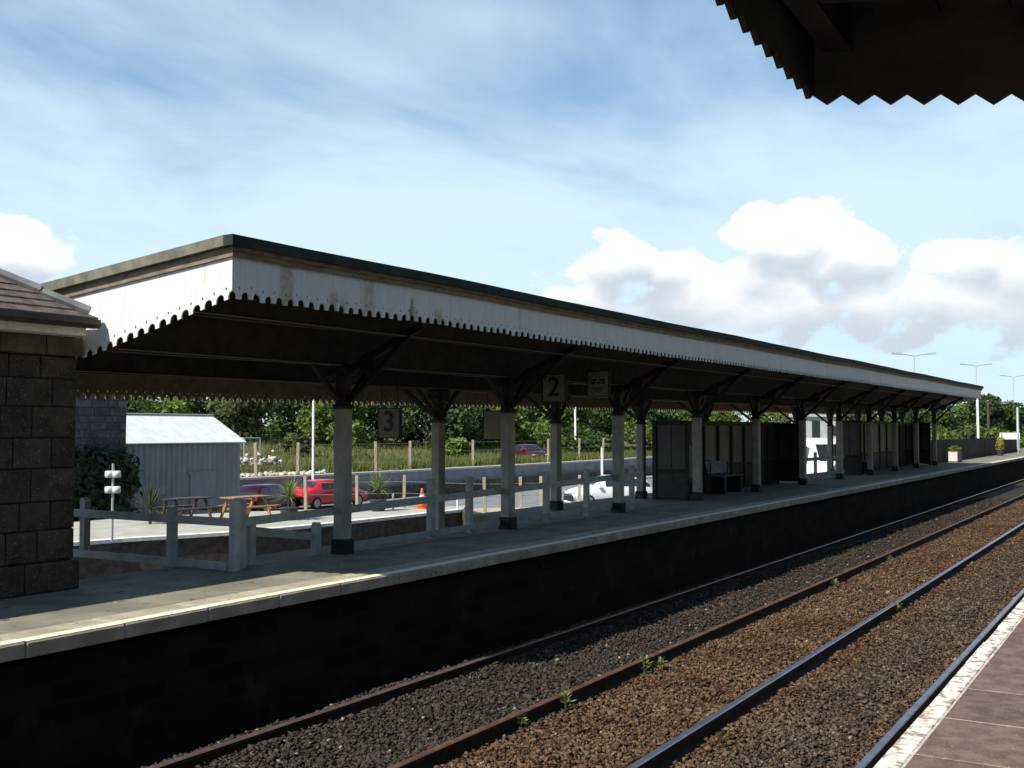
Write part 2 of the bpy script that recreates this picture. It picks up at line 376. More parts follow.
RAIL_Z = -0.965
RAILS = (2.10, 3.585, 5.14, 6.70)
def bed_z(d):
    return np.interp(d, [0.8, 1.5, 2.0, 2.8, 3.6, 4.3, 5.1, 5.9, 6.75, 6.95, 7.35, 7.7], [-1.3, -1.18, -1.085, -1.07, -1.085, -1.05, -1.09, -1.085, -1.04, -1.03, -1.36, -1.42])
xs = np.concatenate([np.arange(-6, 40, .25), np.arange(40, 231, 2.0)]); ys = np.arange(.6, 7.81, .12)
X, Y = np.meshgrid(xs, ys, indexing='ij')
Zb = bed_z(Y) + .018*np.sin(X*2.3+Y*3.1)*np.sin(Y*2.7-X*.9) + RNG.normal(0, .006, X.shape) - .03
idx = np.arange(X.size).reshape(X.shape)
Fq = np.stack([idx[:-1, :-1], idx[1:, :-1], idx[1:, 1:], idx[:-1, 1:]], -1).reshape(-1, 4)
struct(place('trackbed', np_mesh('trackbed', np.stack([X, Y, Zb], -1).reshape(-1, 3), Fq, 'ballast', True)))

def rocks(n, sampler, size, name, matn, flat=.75):
    base = np.array([(x, y, z) for x in (-1, 1) for y in (-1, 1) for z in (-1, 1)])*.62; nv = 8
    F = np.array([(0, 1, 3), (0, 3, 2), (4, 6, 7), (4, 7, 5), (0, 4, 5), (0, 5, 1), (2, 3, 7), (2, 7, 6), (0, 2, 6), (0, 6, 4), (1, 5, 7), (1, 7, 3)])
    P = sampler(n); n = len(P)
    s = size*np.exp(RNG.normal(0, .32, n))
    q = RNG.normal(size=(n, 4)); q /= np.linalg.norm(q, axis=1)[:, None]
    w, x, y, z = q.T
    Rm = np.stack([1-2*(y*y+z*z), 2*(x*y-z*w), 2*(x*z+y*w), 2*(x*y+z*w), 1-2*(x*x+z*z), 2*(y*z-x*w), 2*(x*z-y*w), 2*(y*z+x*w), 1-2*(x*x+y*y)], -1).reshape(n, 3, 3)
    sc = np.stack([np.ones(n)*RNG.uniform(.8, 1.3, n), RNG.uniform(.7, 1, n), RNG.uniform(.5, .9, n)], -1)
    V = (base[None]*(1+RNG.normal(0, .22, (n, nv, 1))).clip(.4, 1.6)+RNG.normal(0, .20, (n, nv, 3)))*sc[:, None, :]
    V = np.einsum('nij,nkj->nki', Rm, V)*s[:, None, None]*.5
    V[..., 2] *= flat
    V += P[:, None, :]
    Fa = (F[None]+np.arange(n)[:, None, None]*nv).reshape(-1, 3)
    return np_mesh(name, V.reshape(-1, 3), Fa, matn)
def ballast_pts(n):
    u = RNG.random(n*2); s = 3.6*np.exp(u*math.log(46/3.6))       # denser near the camera
    d = RNG.uniform(1.3, 7.25, n*2)
    keep = np.ones(n*2, bool)
    for r in RAILS: keep &= np.abs(d-r) > .075
    depth = s*math.cos(YAW)+d*math.sin(YAW); lat = s*math.sin(YAW)-d*math.cos(YAW)
    keep &= (np.abs(lat/depth) < .60) & (depth > 4.5)
    s, d = s[keep][:n], d[keep][:n]
    z = bed_z(d) + .018*np.sin(s*2.3+d*3.1)*np.sin(d*2.7-s*.9) + RNG.uniform(-.030, .004, len(s))
    return np.stack([s, d, z], -1)
stuff(place('ballast', rocks(165000, ballast_pts, .037, 'ballast', 'ballast')), 'crushed brown and grey ballast stones between the rails', 'ballast')

RP = [(-.07, 0), (.07, 0), (.07, .012), (.014, .03), (.010, .112), (.034, .122), (.035, .150), (.026, .158), (-.026, .158), (-.035, .150), (-.034, .122), (-.010, .112), (-.014, .03), (-.07, .012)]
for i, (d, top, lab) in enumerate(zip(RAILS, ('rail_bright', 'rail_bright', 'rail_rust', 'rail_worn'),
        ('bright worn steel rail right beside the near platform edge', 'bright worn steel rail between the near brown ballast strips', 'rusty brown rail with small weeds along its foot', 'rail in the shadow below the island platform wall'))):
    m = MB(); n = len(RP)
    for s in (-8, 230): m.v += [(s, d+p[0], RAIL_Z-.158+p[1]) for p in RP]
    for k in range(n): m.face([k, n+k, n+(k+1) % n, (k+1) % n], 1 if k in (6, 7, 8) else 0)
    m.face(list(range(n))); m.face(list(range(n, 2*n))[::-1])
    tag(m.obj('rail', ['rail_side', top]), lab, 'rail')
# weeds at the rail foot
def weed(px, py, h, lab):
    p = at_z(px, py, -1.07); m = MB()
    for _ in range(34):
        a = random.uniform(0, 6.28); r = random.uniform(0, .05); hh = h*random.uniform(.35, 1); ln = random.uniform(.02, .07)
        b = Vector((r*math.cos(a), r*math.sin(a), hh*random.uniform(.2, .9))); q = b+Vector((math.cos(a)*ln, math.sin(a)*ln, random.uniform(.0, .04))); w = Vector((-math.sin(a), math.cos(a), .2))*.013
        i = len(m.v); m.v += [tuple(b-w*.4), tuple((b+q)/2+w), tuple(q), tuple((b+q)/2-w)]; m.face((i, i+1, i+2, i+3))
    for _ in range(4):
        a = random.uniform(0, 6.28); m.tube([(0, 0, -.05), (.02*math.cos(a), .02*math.sin(a), h*.5), (.05*math.cos(a), .05*math.sin(a), h*.95)], [.005, .004, .002], 4)
    tag(m.obj('weed', 'weed', loc=p), lab, 'weed', 'weeds at the foot of the rusty rail')
weed(520, 726, .12, 'small pale weed lowest in the photo beside the rusty rail')
weed(566, 708, .24, 'tallest pale green weed beside the rusty rail')
weed(645, 672, .20, 'second tall weed beside the rusty rail, left of a tiny one')
weed(660, 668, .13, 'tiny weed just right of the second tall weed by the rusty rail')
weed(835, 586, .15, 'weed by the rusty rail, fourth clump from the photo bottom')
weed(889, 562, .16, 'farthest weed clump by the rusty rail')
weed(897, 611, .17, 'weed growing beside the bright rail with brown stones')

# unseen slope added behind the near platform, raised to block low sky light
xs = np.arange(-120, 161, 4.0); ys = np.array([-60, -40, -26, -19, -14, -10, -7, -5.2]); hz = np.array([19.5, 19, 18.5, 17, 13, 7.5, 2, -.3])
X, Y = np.meshgrid(xs, ys, indexing='ij'); Zc = np.broadcast_to(hz, X.shape)+RNG.normal(0, .7, X.shape)*(Y < -6)
idx = np.arange(X.size).reshape(X.shape); Fq = np.stack([idx[:-1, :-1], idx[1:, :-1], idx[1:, 1:], idx[:-1, 1:]], -1).reshape(-1, 4)
mat('scrub', (.022, .036, .012), (.05, .07, .022), .95, .9, .15, 3)
struct(place('sky_block_slope', np_mesh('sky_block_slope', np.stack([X, Y, Zc], -1).reshape(-1, 3), Fq, 'scrub', True)))
# ================================================================== near platform
npf = MB(); npf.box(-8, 120, -5, 1.19, -1.6, -.002)
np_o = struct(npf.obj('near_platform', 'joint_mortar'), 'near platform paved with brown slabs and a white edge')
SL = MB().bbox(0, .776, 0, .885, -.05, .003, .004).mesh('slab', 'slab')
for i in range(46):
    for j in range(4):
        place('paving_slab', SL, np_o, (5.70-.8*6+.8*i+.004+(random.random()-.5)*.004, .236-.90*j+.004, (random.random()-.5)*.002))
EL = MB().bbox(0, .797, 0, .118, -.09, .006, .010).mesh('edge', 'edge_white')
for i in range(140):
    place('edging_stone', EL, np_o, (-2.3+.8*i, 1.135+(random.random()-.5)*.008, (random.random()-.5)*.004))

# ================================================================== island platform
isl = MB()
# surface with the wide end; the bay lies behind it (d > 10)
out = [(-30, 7.55), (120, 7.55), (120, 11.4), (17.2, 11.4), (17.2, 10.05), (-30, 10.05)]
isl.prism([(p[0], p[1], -3.0) for p in out], (0, 0, 2.996))
is_o = struct(isl.obj('island_platform', 'tarmac'), 'island platform of grey tarmac with a white edge line')
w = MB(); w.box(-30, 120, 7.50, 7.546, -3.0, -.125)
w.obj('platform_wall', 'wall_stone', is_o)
CS = MB().bbox(0, .907, 0, .45, -.12, .0, .014).mesh('coping', 'coping')
WL = MB().box(.0, .907, .012, .135, .001, .005).mesh('line', 'white_paint')
for i in range(136):
    o = place('coping_slab', CS, is_o, (-3+.91*i, 7.42+(random.random()-.5)*.006, .004+(random.random()-.5)*.004))
    place('edge_line', WL, o)

# ================================================================== canopy over the island platform
S0, S1, D0, D1, GR = 7.28, 53.6, 7.45, 12.2, .0036
def gz(s): return GR*(s-S0)+.006*(math.sin(s*.62+1.0)-math.sin(S0*.62+1.0))+.004*(math.sin(s*1.31)-math.sin(S0*1.31))
def top_z(d): return 3.39-.100*(d-D0)
def tip_z(d): return 2.82-.238*(d-D0) if d < 9.4 else 2.356-.122*(d-9.4)
can = thing('platform_canopy', 'long white fascia canopy on columns over the island platform', 'canopy', (0, 0, 0))
def slab_s(m, d0, d1, zb0, zt0, zb1, zt1, s0=S0, s1=S1, mi=0):   # long piece following the canopy's slight rise
    n = max(1, int((s1-s0)/1.03)); cut = [s0+(s1-s0)*k/n for k in range(n+1)]; base = len(m.v)
    for q in cut: m.v += [(q, d0, zb0+gz(q)), (q, d1, zb1+gz(q)), (q, d1, zt1+gz(q)), (q, d0, zt0+gz(q))]
    for k in range(n):
        for e in range(4): m.face([base+4*k+e, base+4*k+4+e, base+4*k+4+(e+1) % 4, base+4*k+(e+1) % 4][::-1], mi)
    m.face([base+e for e in range(4)], mi); m.face([base+4*n+e for e in range(4)][::-1], mi)
    return m
slab_s(MB(), D0-.02, D1, top_z(D0)-.16, top_z(D0)-.03, top_z(D1)-.16, top_z(D1)-.03).obj('roof_deck', ['roof_deck'], can)
# felted roof edge and moulding
m = MB(); slab_s(m, D0-.10, D0+.02, 3.30, 3.40, 3.30, 3.40, S0-.10, S1+.1); m.obj('roof_edge', 'roof_felt', can)
mould = MB(); slab_s(mould, D0-.045, D0-.021, 3.205, 3.299, 3.205, 3.299, S0-.045, S1+.04); slab_s(mould, D0-.062, D0-.046, 3.262, 3.299, 3.262, 3.299, S0-.06, S1+.05); mould.obj('moulding', 'mould', can)
m = MB(); m.hexa([(S0-.10, D0+.021, 3.30), (S0+.1, D0+.021, 3.30), (S0+.1, D1, top_z(D1)-.09), (S0-.10, D1, top_z(D1)-.09), (S0-.10, D0+.021, 3.40), (S0+.1, D0+.021, 3.40), (S0+.1, D1, top_z(D1)+.01), (S0-.10, D1, top_z(D1)+.01)])
mat('felt_sunlit', (.12, .12, .09), (.20, .19, .15), .8, 6, .003, 30); m.obj('end_roof_edge', 'felt_sunlit', can)  # same felt as the long roof edge, with sunlight put into its lighter colour
m = MB(); m.hexa([(S0-.045, D0-.02, 3.205), (S0-.021, D0-.02, 3.205), (S0-.021, D1, top_z(D1)-.185), (S0-.045, D1, top_z(D1)-.185), (S0-.045, D0-.02, 3.299), (S0-.021, D0-.02, 3.299), (S0-.021, D1, top_z(D1)-.091), (S0-.045, D1, top_z(D1)-.091)]); m.obj('end_moulding', 'mould', can)
m = MB(); m.hexa([(S1, D0, 3.25+gz(S1)), (S1+.1, D0, 3.25+gz(S1)), (S1+.1, D1, top_z(D1)-.1+gz(S1)), (S1, D1, top_z(D1)-.1+gz(S1)), (S1, D0, 3.40+gz(S1)), (S1+.1, D0, 3.40+gz(S1)), (S1+.1, D1, top_z(D1)+gz(S1)), (S1, D1, top_z(D1)+gz(S1))]); m.obj('end_roof_edge', 'roof_felt', can)
# toothed boards: width W, the tooth is what is left between two round-headed notches
BW = .155
def board_outline(h_l, h_r, zt_l, zt_r, W=BW, notch=.068, hole=True):
    """left and right half outlines in (x, z); h = tip height at either edge, zt = top height"""
    W2 = W/2; tw = .026; hr = .011
    def zb(x): return h_l+(h_r-h_l)*x/W
    def arc(x0, x1, up):       # notch quarter: from board edge (deep) to the tooth
        pts = []
        for k in range(6):
            a = math.pi/2*k/5
            pts.append((x0+(x1-x0)*math.sin(a)**1.0, math.cos(a)**.7*up if k < 5 else 0.0))
        return pts
    e = .0007
    left = [(e, zt_l)] + [(x, zb(x)+z) for x, z in arc(e, W2-tw, notch)] + [(W2, zb(W2))]
    right = [(W-e, zt_r)] + [(x, zb(x)+z) for x, z in arc(W-e, W2+tw, notch)] + [(W2, zb(W2))]
    hz = zb(W2)+notch+.035; ztm = (zt_l+zt_r)/2
    hl = [(W2+hr*math.sin(a)*sg, hz+hr*1.6*-math.cos(a)) for sg in (-1,) for a in (0, .8, 1.57, 2.35, 3.14)]
    hrr = [(W2+hr*math.sin(a), hz+hr*1.6*-math.cos(a)) for a in (0, .8, 1.57, 2.35, 3.14)]
    return left+hl+[(W2, ztm)], right+hrr+[(W2, ztm)]
def add_board(m, f, th):        # f maps (x, z) to 3D, th is the thickness vector
    def one(outl, args): 
        m.prism([f(x, z) for x, z in outl], th)
    return one
def front_board_mesh():
    m = MB(); a, b = board_outline(2.82, 2.82, 3.22, 3.22)
    for o in (a, b): m.prism([(x, D0-.02, z) for x, z in o], (0, .022, 0))
    return m
FB = front_board_mesh(); FBm = FB.mesh('fascia_board', 'fascia')
NB = int((S1-S0)/BW); NI = 160
for i in range(NI):
    place('fascia_board', FBm, can, (S0-.005+i*BW, random.uniform(-.002, .002), gz(S0+i*BW)+random.choice((0, 0, 0, .004, -.004, .009))+random.uniform(-.004, .004)))
V0 = np.array(FB.v); rest = MB()
for i in range(NI, NB):
    b = len(rest.v); rest.v += [tuple(q) for q in (V0+np.array([S0-.005+i*BW, 0, gz(S0+i*BW)]))]
    for f in FB.f: rest.face([b+k for k in f])
stuff(rest.obj('fascia_boarding', 'fascia', can))
# end boards (sunlit), each cut to its own height
nE = int((D1-D0)/BW)
for i in range(nE):
    d = D0-.018+i*BW; dd = max(d, D0)
    m = MB(); tz = lambda q: 3.21-.100*(q-D0)
    a, b = board_outline(tip_z(d), tip_z(d+BW), tz(d), tz(d+BW))
    for o in (a, b): m.prism([(S0-.02, d+x, z) for x, z in o], (.014, 0, 0))
    m.obj('end_board', 'fascia', can)
rear = MB(); rb = MB()
a, b = board_outline(2.0, 2.0, 2.50, 2.50, hole=False)
for o in (a, b): rb.prism([(x, D1, z) for x, z in o], (0, .022, 0))
V0 = np.array(rb.v)
for i in range(NB):
    k = len(rear.v); rear.v += [tuple(q) for q in (V0+np.array([S0+i*BW, 0, .0058*i*BW]))]
    for f in rb.f: rear.face([k+q for q in f])
stuff(rear.obj('back_fascia_boarding', 'rear_board', can))
far_end = MB(); 
for i in range(nE):
    d = D0+i*BW
    a, b = board_outline(tip_z(d)+gz(S1), tip_z(d+BW)+gz(S1), 3.21-.1*(d-D0)+gz(S1), 3.21-.1*(d-D0)+gz(S1))
    for o in (a, b): far_end.prism([(S1-.02, d+x, z) for x, z in o], (.02, 0, 0))
stuff(far_end.obj('end_boarding', 'fascia', can))
# soffit boards, rafters, beams
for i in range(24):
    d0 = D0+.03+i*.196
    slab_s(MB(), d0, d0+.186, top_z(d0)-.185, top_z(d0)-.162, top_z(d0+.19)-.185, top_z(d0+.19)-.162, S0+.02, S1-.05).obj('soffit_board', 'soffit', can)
ra = MB().hexa([(-.035, D0+.05, top_z(D0)-.32), (.035, D0+.05, top_z(D0)-.32), (.035, D1-.02, top_z(D1)-.32), (-.035, D1-.02, top_z(D1)-.32),
                (-.035, D0+.05, top_z(D0)-.187), (.035, D0+.05, top_z(D0)-.187), (.035, D1-.02, top_z(D1)-.187), (-.035, D1-.02, top_z(D1)-.187)]).mesh('rafter', 'beam')
s = S0+.3
while s < S1-.2:
    place('rafter', ra, can, (s, 0, gz(s))); s += 1.03
SPN = 4.12; COLS = [11.02+SPN*i for i in range(11)]
for d, z0, z1 in ((9.25, 2.40, 2.88), (10.65, 2.24, 2.74), (8.30, 2.74, 2.97)):
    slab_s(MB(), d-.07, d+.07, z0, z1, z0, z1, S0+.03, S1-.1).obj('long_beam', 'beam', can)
    a = MB(); a.tube([(S0+.1, d-.10, z0+.02+gz(S0)), (S1-.2, d-.10, z0+.02+gz(S1))], .009, 6); a.obj('conduit', 'conduit', can)
def curve_bracket(m, a, b, bow, th, wv):
    """curved strut from a to b, bowed by the vector bow, square section th; wv is the sideways half-width vector"""
    a, b, bow, wv = Vector(a), Vector(b), Vector(bow), Vector(wv); N = 8; L = []
    for i in range(N+1):
        t = i/N; p = a.lerp(b, t)+bow*(4*t*(1-t)); L.append(p)
    for i in range(N):
        p, q = L[i], L[i+1]; t = (q-p).normalized(); n = t.cross(wv.normalized())*th
        m.hexa([p-wv-n, p+wv-n, p+wv+n, p-wv+n, q-wv-n, q+wv-n, q+wv+n, q-wv+n])
def column(s, d, zb, ztop, shaft_top, near):
    c = place('column', None, can, (s, d, 0))
    MB().bbox(-.115, .115, -.115, .115, zb-.02, zb+.19, .02).obj('base', 'black_paint', c)
    MB().bbox(-.092, .092, -.092, .092, zb+.18, shaft_top, .022).obj('shaft', 'column_paint', c)
    MB().bbox(-.105, .105, -.105, .105, shaft_top-.005, shaft_top+.05, .012).bbox(-.082, .082, -.082, .082, shaft_top+.04, ztop-.12, .02).bbox(-.15, .15, -.15, .15, ztop-.13, ztop, .03).obj('head', 'iron_dark', c)
    for sg in (-1, 1):
        m = MB(); curve_bracket(m, (sg*.07, 0, shaft_top+.10), (sg*.62, 0, ztop+.02), (-sg*.06, 0, .07*-1), .028, (0, .03, 0))
        m.lathe([(.05, -.02), (.05, .02)], 10, (sg*.24, 0, ztop-.14), axis='y'); m.obj('brace', 'iron_dark', c)
    m = MB()
    if near:
        curve_bracket(m, (0, -.07, shaft_top+.10), (0, -1.02, 2.74+gz(s)), (0, .08, -.09), .035, (.03, 0, 0))
        curve_bracket(m, (0, -.07, ztop-.10), (0, -1.25, 2.86+gz(s)), (0, 0, .02), .045, (.03, 0, 0))
        m.obj('cantilever', 'iron_dark', c)
        m2 = MB(); m2.lathe([(.11, -.02), (.13, -.02), (.13, .02), (.11, .02)], 14, (0, 0, 0)); 
        for q in range(len(m2.v)): v = m2.v[q]; m2.v[q] = (v[2], v[0]-.40, v[1]+ztop+.02)
        m2.obj('bracket_ring', 'iron_dark', c)
    else:
        curve_bracket(m, (0, .07, shaft_top+.10), (0, .95, 2.42+gz(s)), (0, -.08, -.07), .03, (.03, 0, 0)); m.obj('cantilever', 'iron_dark', c)
    return c
for s in COLS: column(s, 9.25, 0, 2.41+gz(s), 1.88, True)
for s in COLS[1:]: column(s+.03, 10.65, -.02 if s > 17 else -.6, 2.25+gz(s), 1.73, False)
# cross ties between the two rows
for s in COLS[1:]:
    MB().box(s-.05, s+.05, 9.33, 10.57, 2.46+gz(s), 2.60+gz(s)).obj('tie_beam', 'beam', can)

# ================================================================== hanging signs
def text_mesh(body, size, name):
    cu = bpy.data.curves.new(name, 'FONT'); cu.body = body; cu.size = size; cu.align_x = 'CENTER'; cu.align_y = 'CENTER'; cu.extrude = .002; cu.offset = .006
    o = bpy.data.objects.new(name, cu); COL.objects.link(o)
    dg = bpy.context.evaluated_depsgraph_get(); dg.update(); me = bpy.data.meshes.new_from_object(o.evaluated_get(dg)); bpy.data.objects.remove(o)
    me.materials.clear(); me.materials.append(MATS['sign_black']); return me
def hang_sign(s, d, zb, w, h, ceil, lab, txt=None, lines=False, rods=True):
    t = thing('hanging_sign', lab, 'sign', (s, d, zb))
    MB().bbox(-.02, .02, -w/2, w/2, 0, h, .008).obj('panel', 'sign_face', t)
    fr = MB()
    for a in (-w/2, w/2): fr.box(-.024, .024, a-.012, a+.012, -.012, h+.012)
    fr.box(-.0235, .0235, -w/2+.012, w/2-.012, -.0115, .004).box(-.0235, .0235, -w/2+.012, w/2-.012, h-.004, h+.0115); fr.obj('frame', 'black_paint', t)
    if txt:
        for sg in (-1, 1):
            o = place('numeral', text_mesh(txt, h*.98, 'numeral'), t, (sg*.0235, 0, h*.52)); o.rotation_euler = (R(90), 0, R(90)*sg)
    if lines:
        k = MB()
        for (y0, y1, z0, z1) in ((-.30, -.05, .62, .70), (.04, .26, .62, .70), (-.32, -.20, .50, .60), (-.12, .06, .52, .58), (.12, .30, .50, .60), (-.25, .28, .30, .335), (-.18, .20, .20, .235)):
            k.box(-.0238, -.0202, w*y0, w*y1, h*z0, h*z1)
        k.obj('lettering', 'sign_black', t)
    if rods:
        for a in (-w*.36, w*.36): MB().tube([(0, a, h+.005), (0, a, ceil-zb)], .009, 6).obj('hanger', 'black_paint', t)
p = at_s(389.5, 437, 13.1); hang_sign(13.1, p.y, 1.48, .41, .44, 2.55, 'cream hanging sign with black number 3, left of the blank board', '3')
p = at_s(554.5, 402, 16.1); hang_sign(16.1, p.y, 2.07, .44, .46, 2.70, 'cream hanging sign with black number 2 under the canopy', '2')
p = at_s(598.5, 397, 17.6); hang_sign(17.6, p.y, 2.20, .44, .45, 2.86, 'cream sign with small dark lettering right of number 2', None, True)
p = at_s(494, 440, 16.3); hang_sign(16.3, p.y, 1.43, .42, .50, 2.55, 'plain brown sign board half hidden behind a column', None)

# ================================================================== white post and rail fences
def post_mesh(h, wd=.092):
    m = MB(); c = .018; pr = [(-wd/2, 0), (wd/2, 0), (wd/2, h-.04), (wd*.28, h), (-wd*.28, h), (-wd/2, h-.04)]
    return m.prism([(x, -wd/2, z) for x, z in pr], (0, wd, 0)).mesh('post', 'fence_paint')
fa = thing('post_and_rail_fence', 'grey white fence across the platform beside the stone building', 'fence', (9.05, 9.12, 0))
P75 = post_mesh(.75); P80 = post_mesh(.80); P88 = post_mesh(.88)
for d, me_ in ((11.80, P75), (10.21, post_mesh(.69)), (9.18, P80)): place('post', me_, fa, (0, d-9.12, -.01), R(90))
MB().box(-.069, -.047, .0, 3.05, .50, .595).obj('top_rail', 'fence_paint', fa); MB().box(-.075, -.052, .12, 3.05, .0, .09).obj('bottom_rail', 'fence_paint', fa)
fb = thing('post_and_rail_fence', 'grey white fence running along the platform between the columns', 'fence', (9.3, 9.40, 0))
for x in (9.24, 9.52): place('post', P80 if x < 9.4 else post_mesh(.56), fb, (x-9.3, -.12 if x < 9.4 else 0, -.01))
for x in (13.2, 14.23, 15.3, 16.68, 18.2, 20.2): place('post', P88, fb, (x-9.3, 0, -.01))
place('post', post_mesh(.42), fb, (10.74-9.3, .05, -.01))
MB().hexa([(.05, -.075, .47), (11.3, -.075, .64), (11.3, -.055, .64), (.05, -.055, .47), (.05, -.075, .57), (11.3, -.075, .75), (11.3, -.055, .75), (.05, -.055, .57)]).obj('top_rail', 'fence_paint', fb)
MB().hexa([(1.75, -.075, .03), (11.3, -.075, .09), (11.3, -.055, .09), (1.75, -.055, .03), (1.75, -.075, .11), (11.3, -.075, .18), (11.3, -.055, .18), (1.75, -.055, .11)]).obj('bottom_rail', 'fence_paint', fb)
MB().hexa([(.1, .062, .36), (1.5, .062, .17), (1.5, .085, .17), (.1, .085, .36), (.1, .062, .47), (1.5, .062, .27), (1.5, .085, .27), (.1, .085, .47)]).obj('sloping_rail', 'fence_paint', fb)
fc = thing('post_and_rail_fence', 'short grey fence in the gap between the two dark shelters', 'fence', (35.2, 10.0, 0))
for x in (34.0, 35.6, 37.2, 38.8): place('post', P88, fc, (x-35.2, 0, -.01))
for z in (.09, .60): MB().box(-1.4, 3.8, -.075, -.055, z, z+.11).obj('rail', 'fence_paint', fc)

# ================================================================== shelters, benches and small things on the platform
def shelter(s0, s1, d, h, lab, n):
    t = thing('platform_shelter', lab, 'shelter', (s0, d, 0)); L = s1-s0; st = L/n
    for i in range(n+1): MB().box(i*st-.05, i*st+.05, -.05, .05, 0, h).obj('mullion', 'iron_dark', t)
    for i in range(n):
        MB().box(i*st+.051, (i+1)*st-.051, -.018, .018, .02, .62).obj('lower_panel', 'screen', t)
        MB().box(i*st+.051, (i+1)*st-.051, -.008, .008, .70, h-.09).obj('pane', 'screen_glass', t)
        MB().box(i*st+.051, (i+1)*st-.051, -.03, .03, .62, .70).obj('mid_rail', 'iron_dark', t)
    MB().box(-.051, L+.051, -.06, .06, h-.088, h+.02).obj('head_rail', 'iron_dark', t)
    for e in (0, L):
        MB().box(e-.018, e+.018, -.75, -.051, .05, .62).obj('end_lower_panel', 'screen', t); MB().box(e-.008, e+.008, -.75, -.051, .70, h-.09).obj('end_pane', 'screen_glass', t)
        MB().box(e-.03, e+.03, -.75, -.051, .62, .70).obj('end_mid_rail', 'iron_dark', t); MB().box(e-.03, e+.03, -.75, -.061, h-.09, h).obj('end_head_rail', 'iron_dark', t); MB().box(e-.04, e+.04, -.83, -.75, 0, h).obj('end_post', 'iron_dark', t)
        MB().box(e-.012, e+.012, -.42, -.39, .70, h-.09).obj('glazing_bar', 'iron_dark', t)
    MB().box(0.1, L-.1, .066, .10, .0, h-.02).obj('back_board', 'screen', t)
shelter(23.3, 32.4, 10.25, 1.80, 'dark glazed shelter screen behind the middle columns', 9)
shelter(39.4, 52.2, 10.25, 1.92, 'dark glazed shelter screen behind the farthest columns', 10)
def bench(s, d, lab):
    t = thing('bench', lab, 'bench', (s, d, 0))
    MB().box(-.75, .75, -.22, .20, .43, .455).obj('seat', 'steel', t)
    MB().hexa([(-.75, .19, .50), (.75, .19, .50), (.75, .215, .50), (-.75, .215, .50), (-.75, .27, .80), (.75, .27, .80), (.75, .295, .80), (-.75, .295, .80)]).obj('backrest', 'steel', t)
    for x in (-.6, .6): MB().box(x-.025, x+.025, -.18, .18, 0, .428).obj('leg', 'iron_dark', t); MB().box(x-.02, x+.02, .17, .188, .30, .78).obj('back_post', 'iron_dark', t)
bench(26.6, 9.75, 'steel bench inside the nearer dark shelter')
bench(41.0, 9.75, 'steel bench inside the farther dark shelter')
t = thing('notice_board', 'poster board on the nearer shelter beside a column', 'notice board', (24.6, 9.95, 0))
for x in (-.42, .42): MB().box(x-.03, x+.03, -.03, .03, 0, 1.35).obj('leg', 'iron_dark', t)
MB().box(-.389, .389, -.02, .02, .35, 1.3).obj('panel', 'black_paint', t); MB().box(-.33, .33, -.026, -.021, .42, 1.23).obj('poster', 'poster', t)

# ================================================================== stone building at the left
bld = thing('station_building', 'granite station building with hipped roof at the left edge', 'building', (0, 0, 0))
BX1, BY0 = 7.19, 9.56
MB().box(-8, BX1-.004, BY0+.012, 13.0, -.6, 2.55).obj('core_wall', 'mortar', bld)
STN = {}
def stone(w, h):
    k = (round(w, 2), round(h, 2))
    if k not in STN:
        m = MB(); c = .012; y = -.030
        m.v += [(0, .03, 0), (w, .03, 0), (w, .03, h), (0, .03, h), (0, y+c, 0), (w, y+c, 0), (w, y+c, h), (0, y+c, h), (c, y, c), (w-c, y+.006, c), (w-c, y, h-c), (c, y+.008, h-c)]
        for f in ((0, 1, 5, 4), (1, 2, 6, 5), (2, 3, 7, 6), (3, 0, 4, 7), (4, 5, 9, 8), (5, 6, 10, 9), (6, 7, 11, 10), (7, 4, 8, 11), (8, 9, 10, 11)): m.face(f)
        STN[k] = m.mesh('stone', 'granite')
    return STN[k]
z = .30; row = 0
while z < 2.30:
    h = (.31, .28, .33, .30)[row % 4]; h = min(h, 2.34-z)
    x = BX1; first = True
    while x > -1.5:
        wd = random.choice((.34, .42, .5, .62)) if not (first and row % 2) else .28
        place('granite_block', stone(wd-.012, h-.012), bld, (x-wd+.006, BY0, z+.006)); x -= wd; first = False
    z += h; row += 1
x = BX1+.05
for wd in (.62, .9, .8, .75, .9, 1.0, .9, .9): place('plinth_block', stone(wd-.012, .29), bld, (x-wd, BY0-.04, .0)); x -= wd
x = BX1+.04
for wd in (.42, .5, .46, .5, .55, .5, .6, .6, .6): 
    o = place('corbel_block', stone(wd-.012, .19), bld, (x-wd, BY0-.045, 2.345)); o.data = o.data.copy(); o.data.materials[0] = MATS['granite_pale']; x -= wd
EX, EY, EZ = 7.17, 9.20, 2.70     # eave corner
MB().box(-8, EX-.06, EY+.10, EY+.13, EZ-.16, EZ-.035).obj('eave_board', 'board_white', bld)
MB().box(-8, EX-.06, EY+.131, BY0-.02, EZ-.165, EZ-.14).obj('eave_soffit', 'board_white', bld)
MB().box(EX-.09, EX-.061, EY+.131, 13.1, EZ-.165, EZ-.035).obj('end_eave_board', 'board_white', bld)
gt = MB(); gt.prism([(EX+.02, EY-.02, EZ), (EX+.02, EY-.03, EZ-.05), (EX+.02, EY+.01, EZ-.085), (EX+.02, EY+.09, EZ-.085), (EX+.02, EY+.098, EZ)], (-15, 0, 0)); gt.obj('gutter', 'gutter', bld)
HM = .62; RUN = 1.9               # roof pitch and run from eave to ridge
ncourse = 15
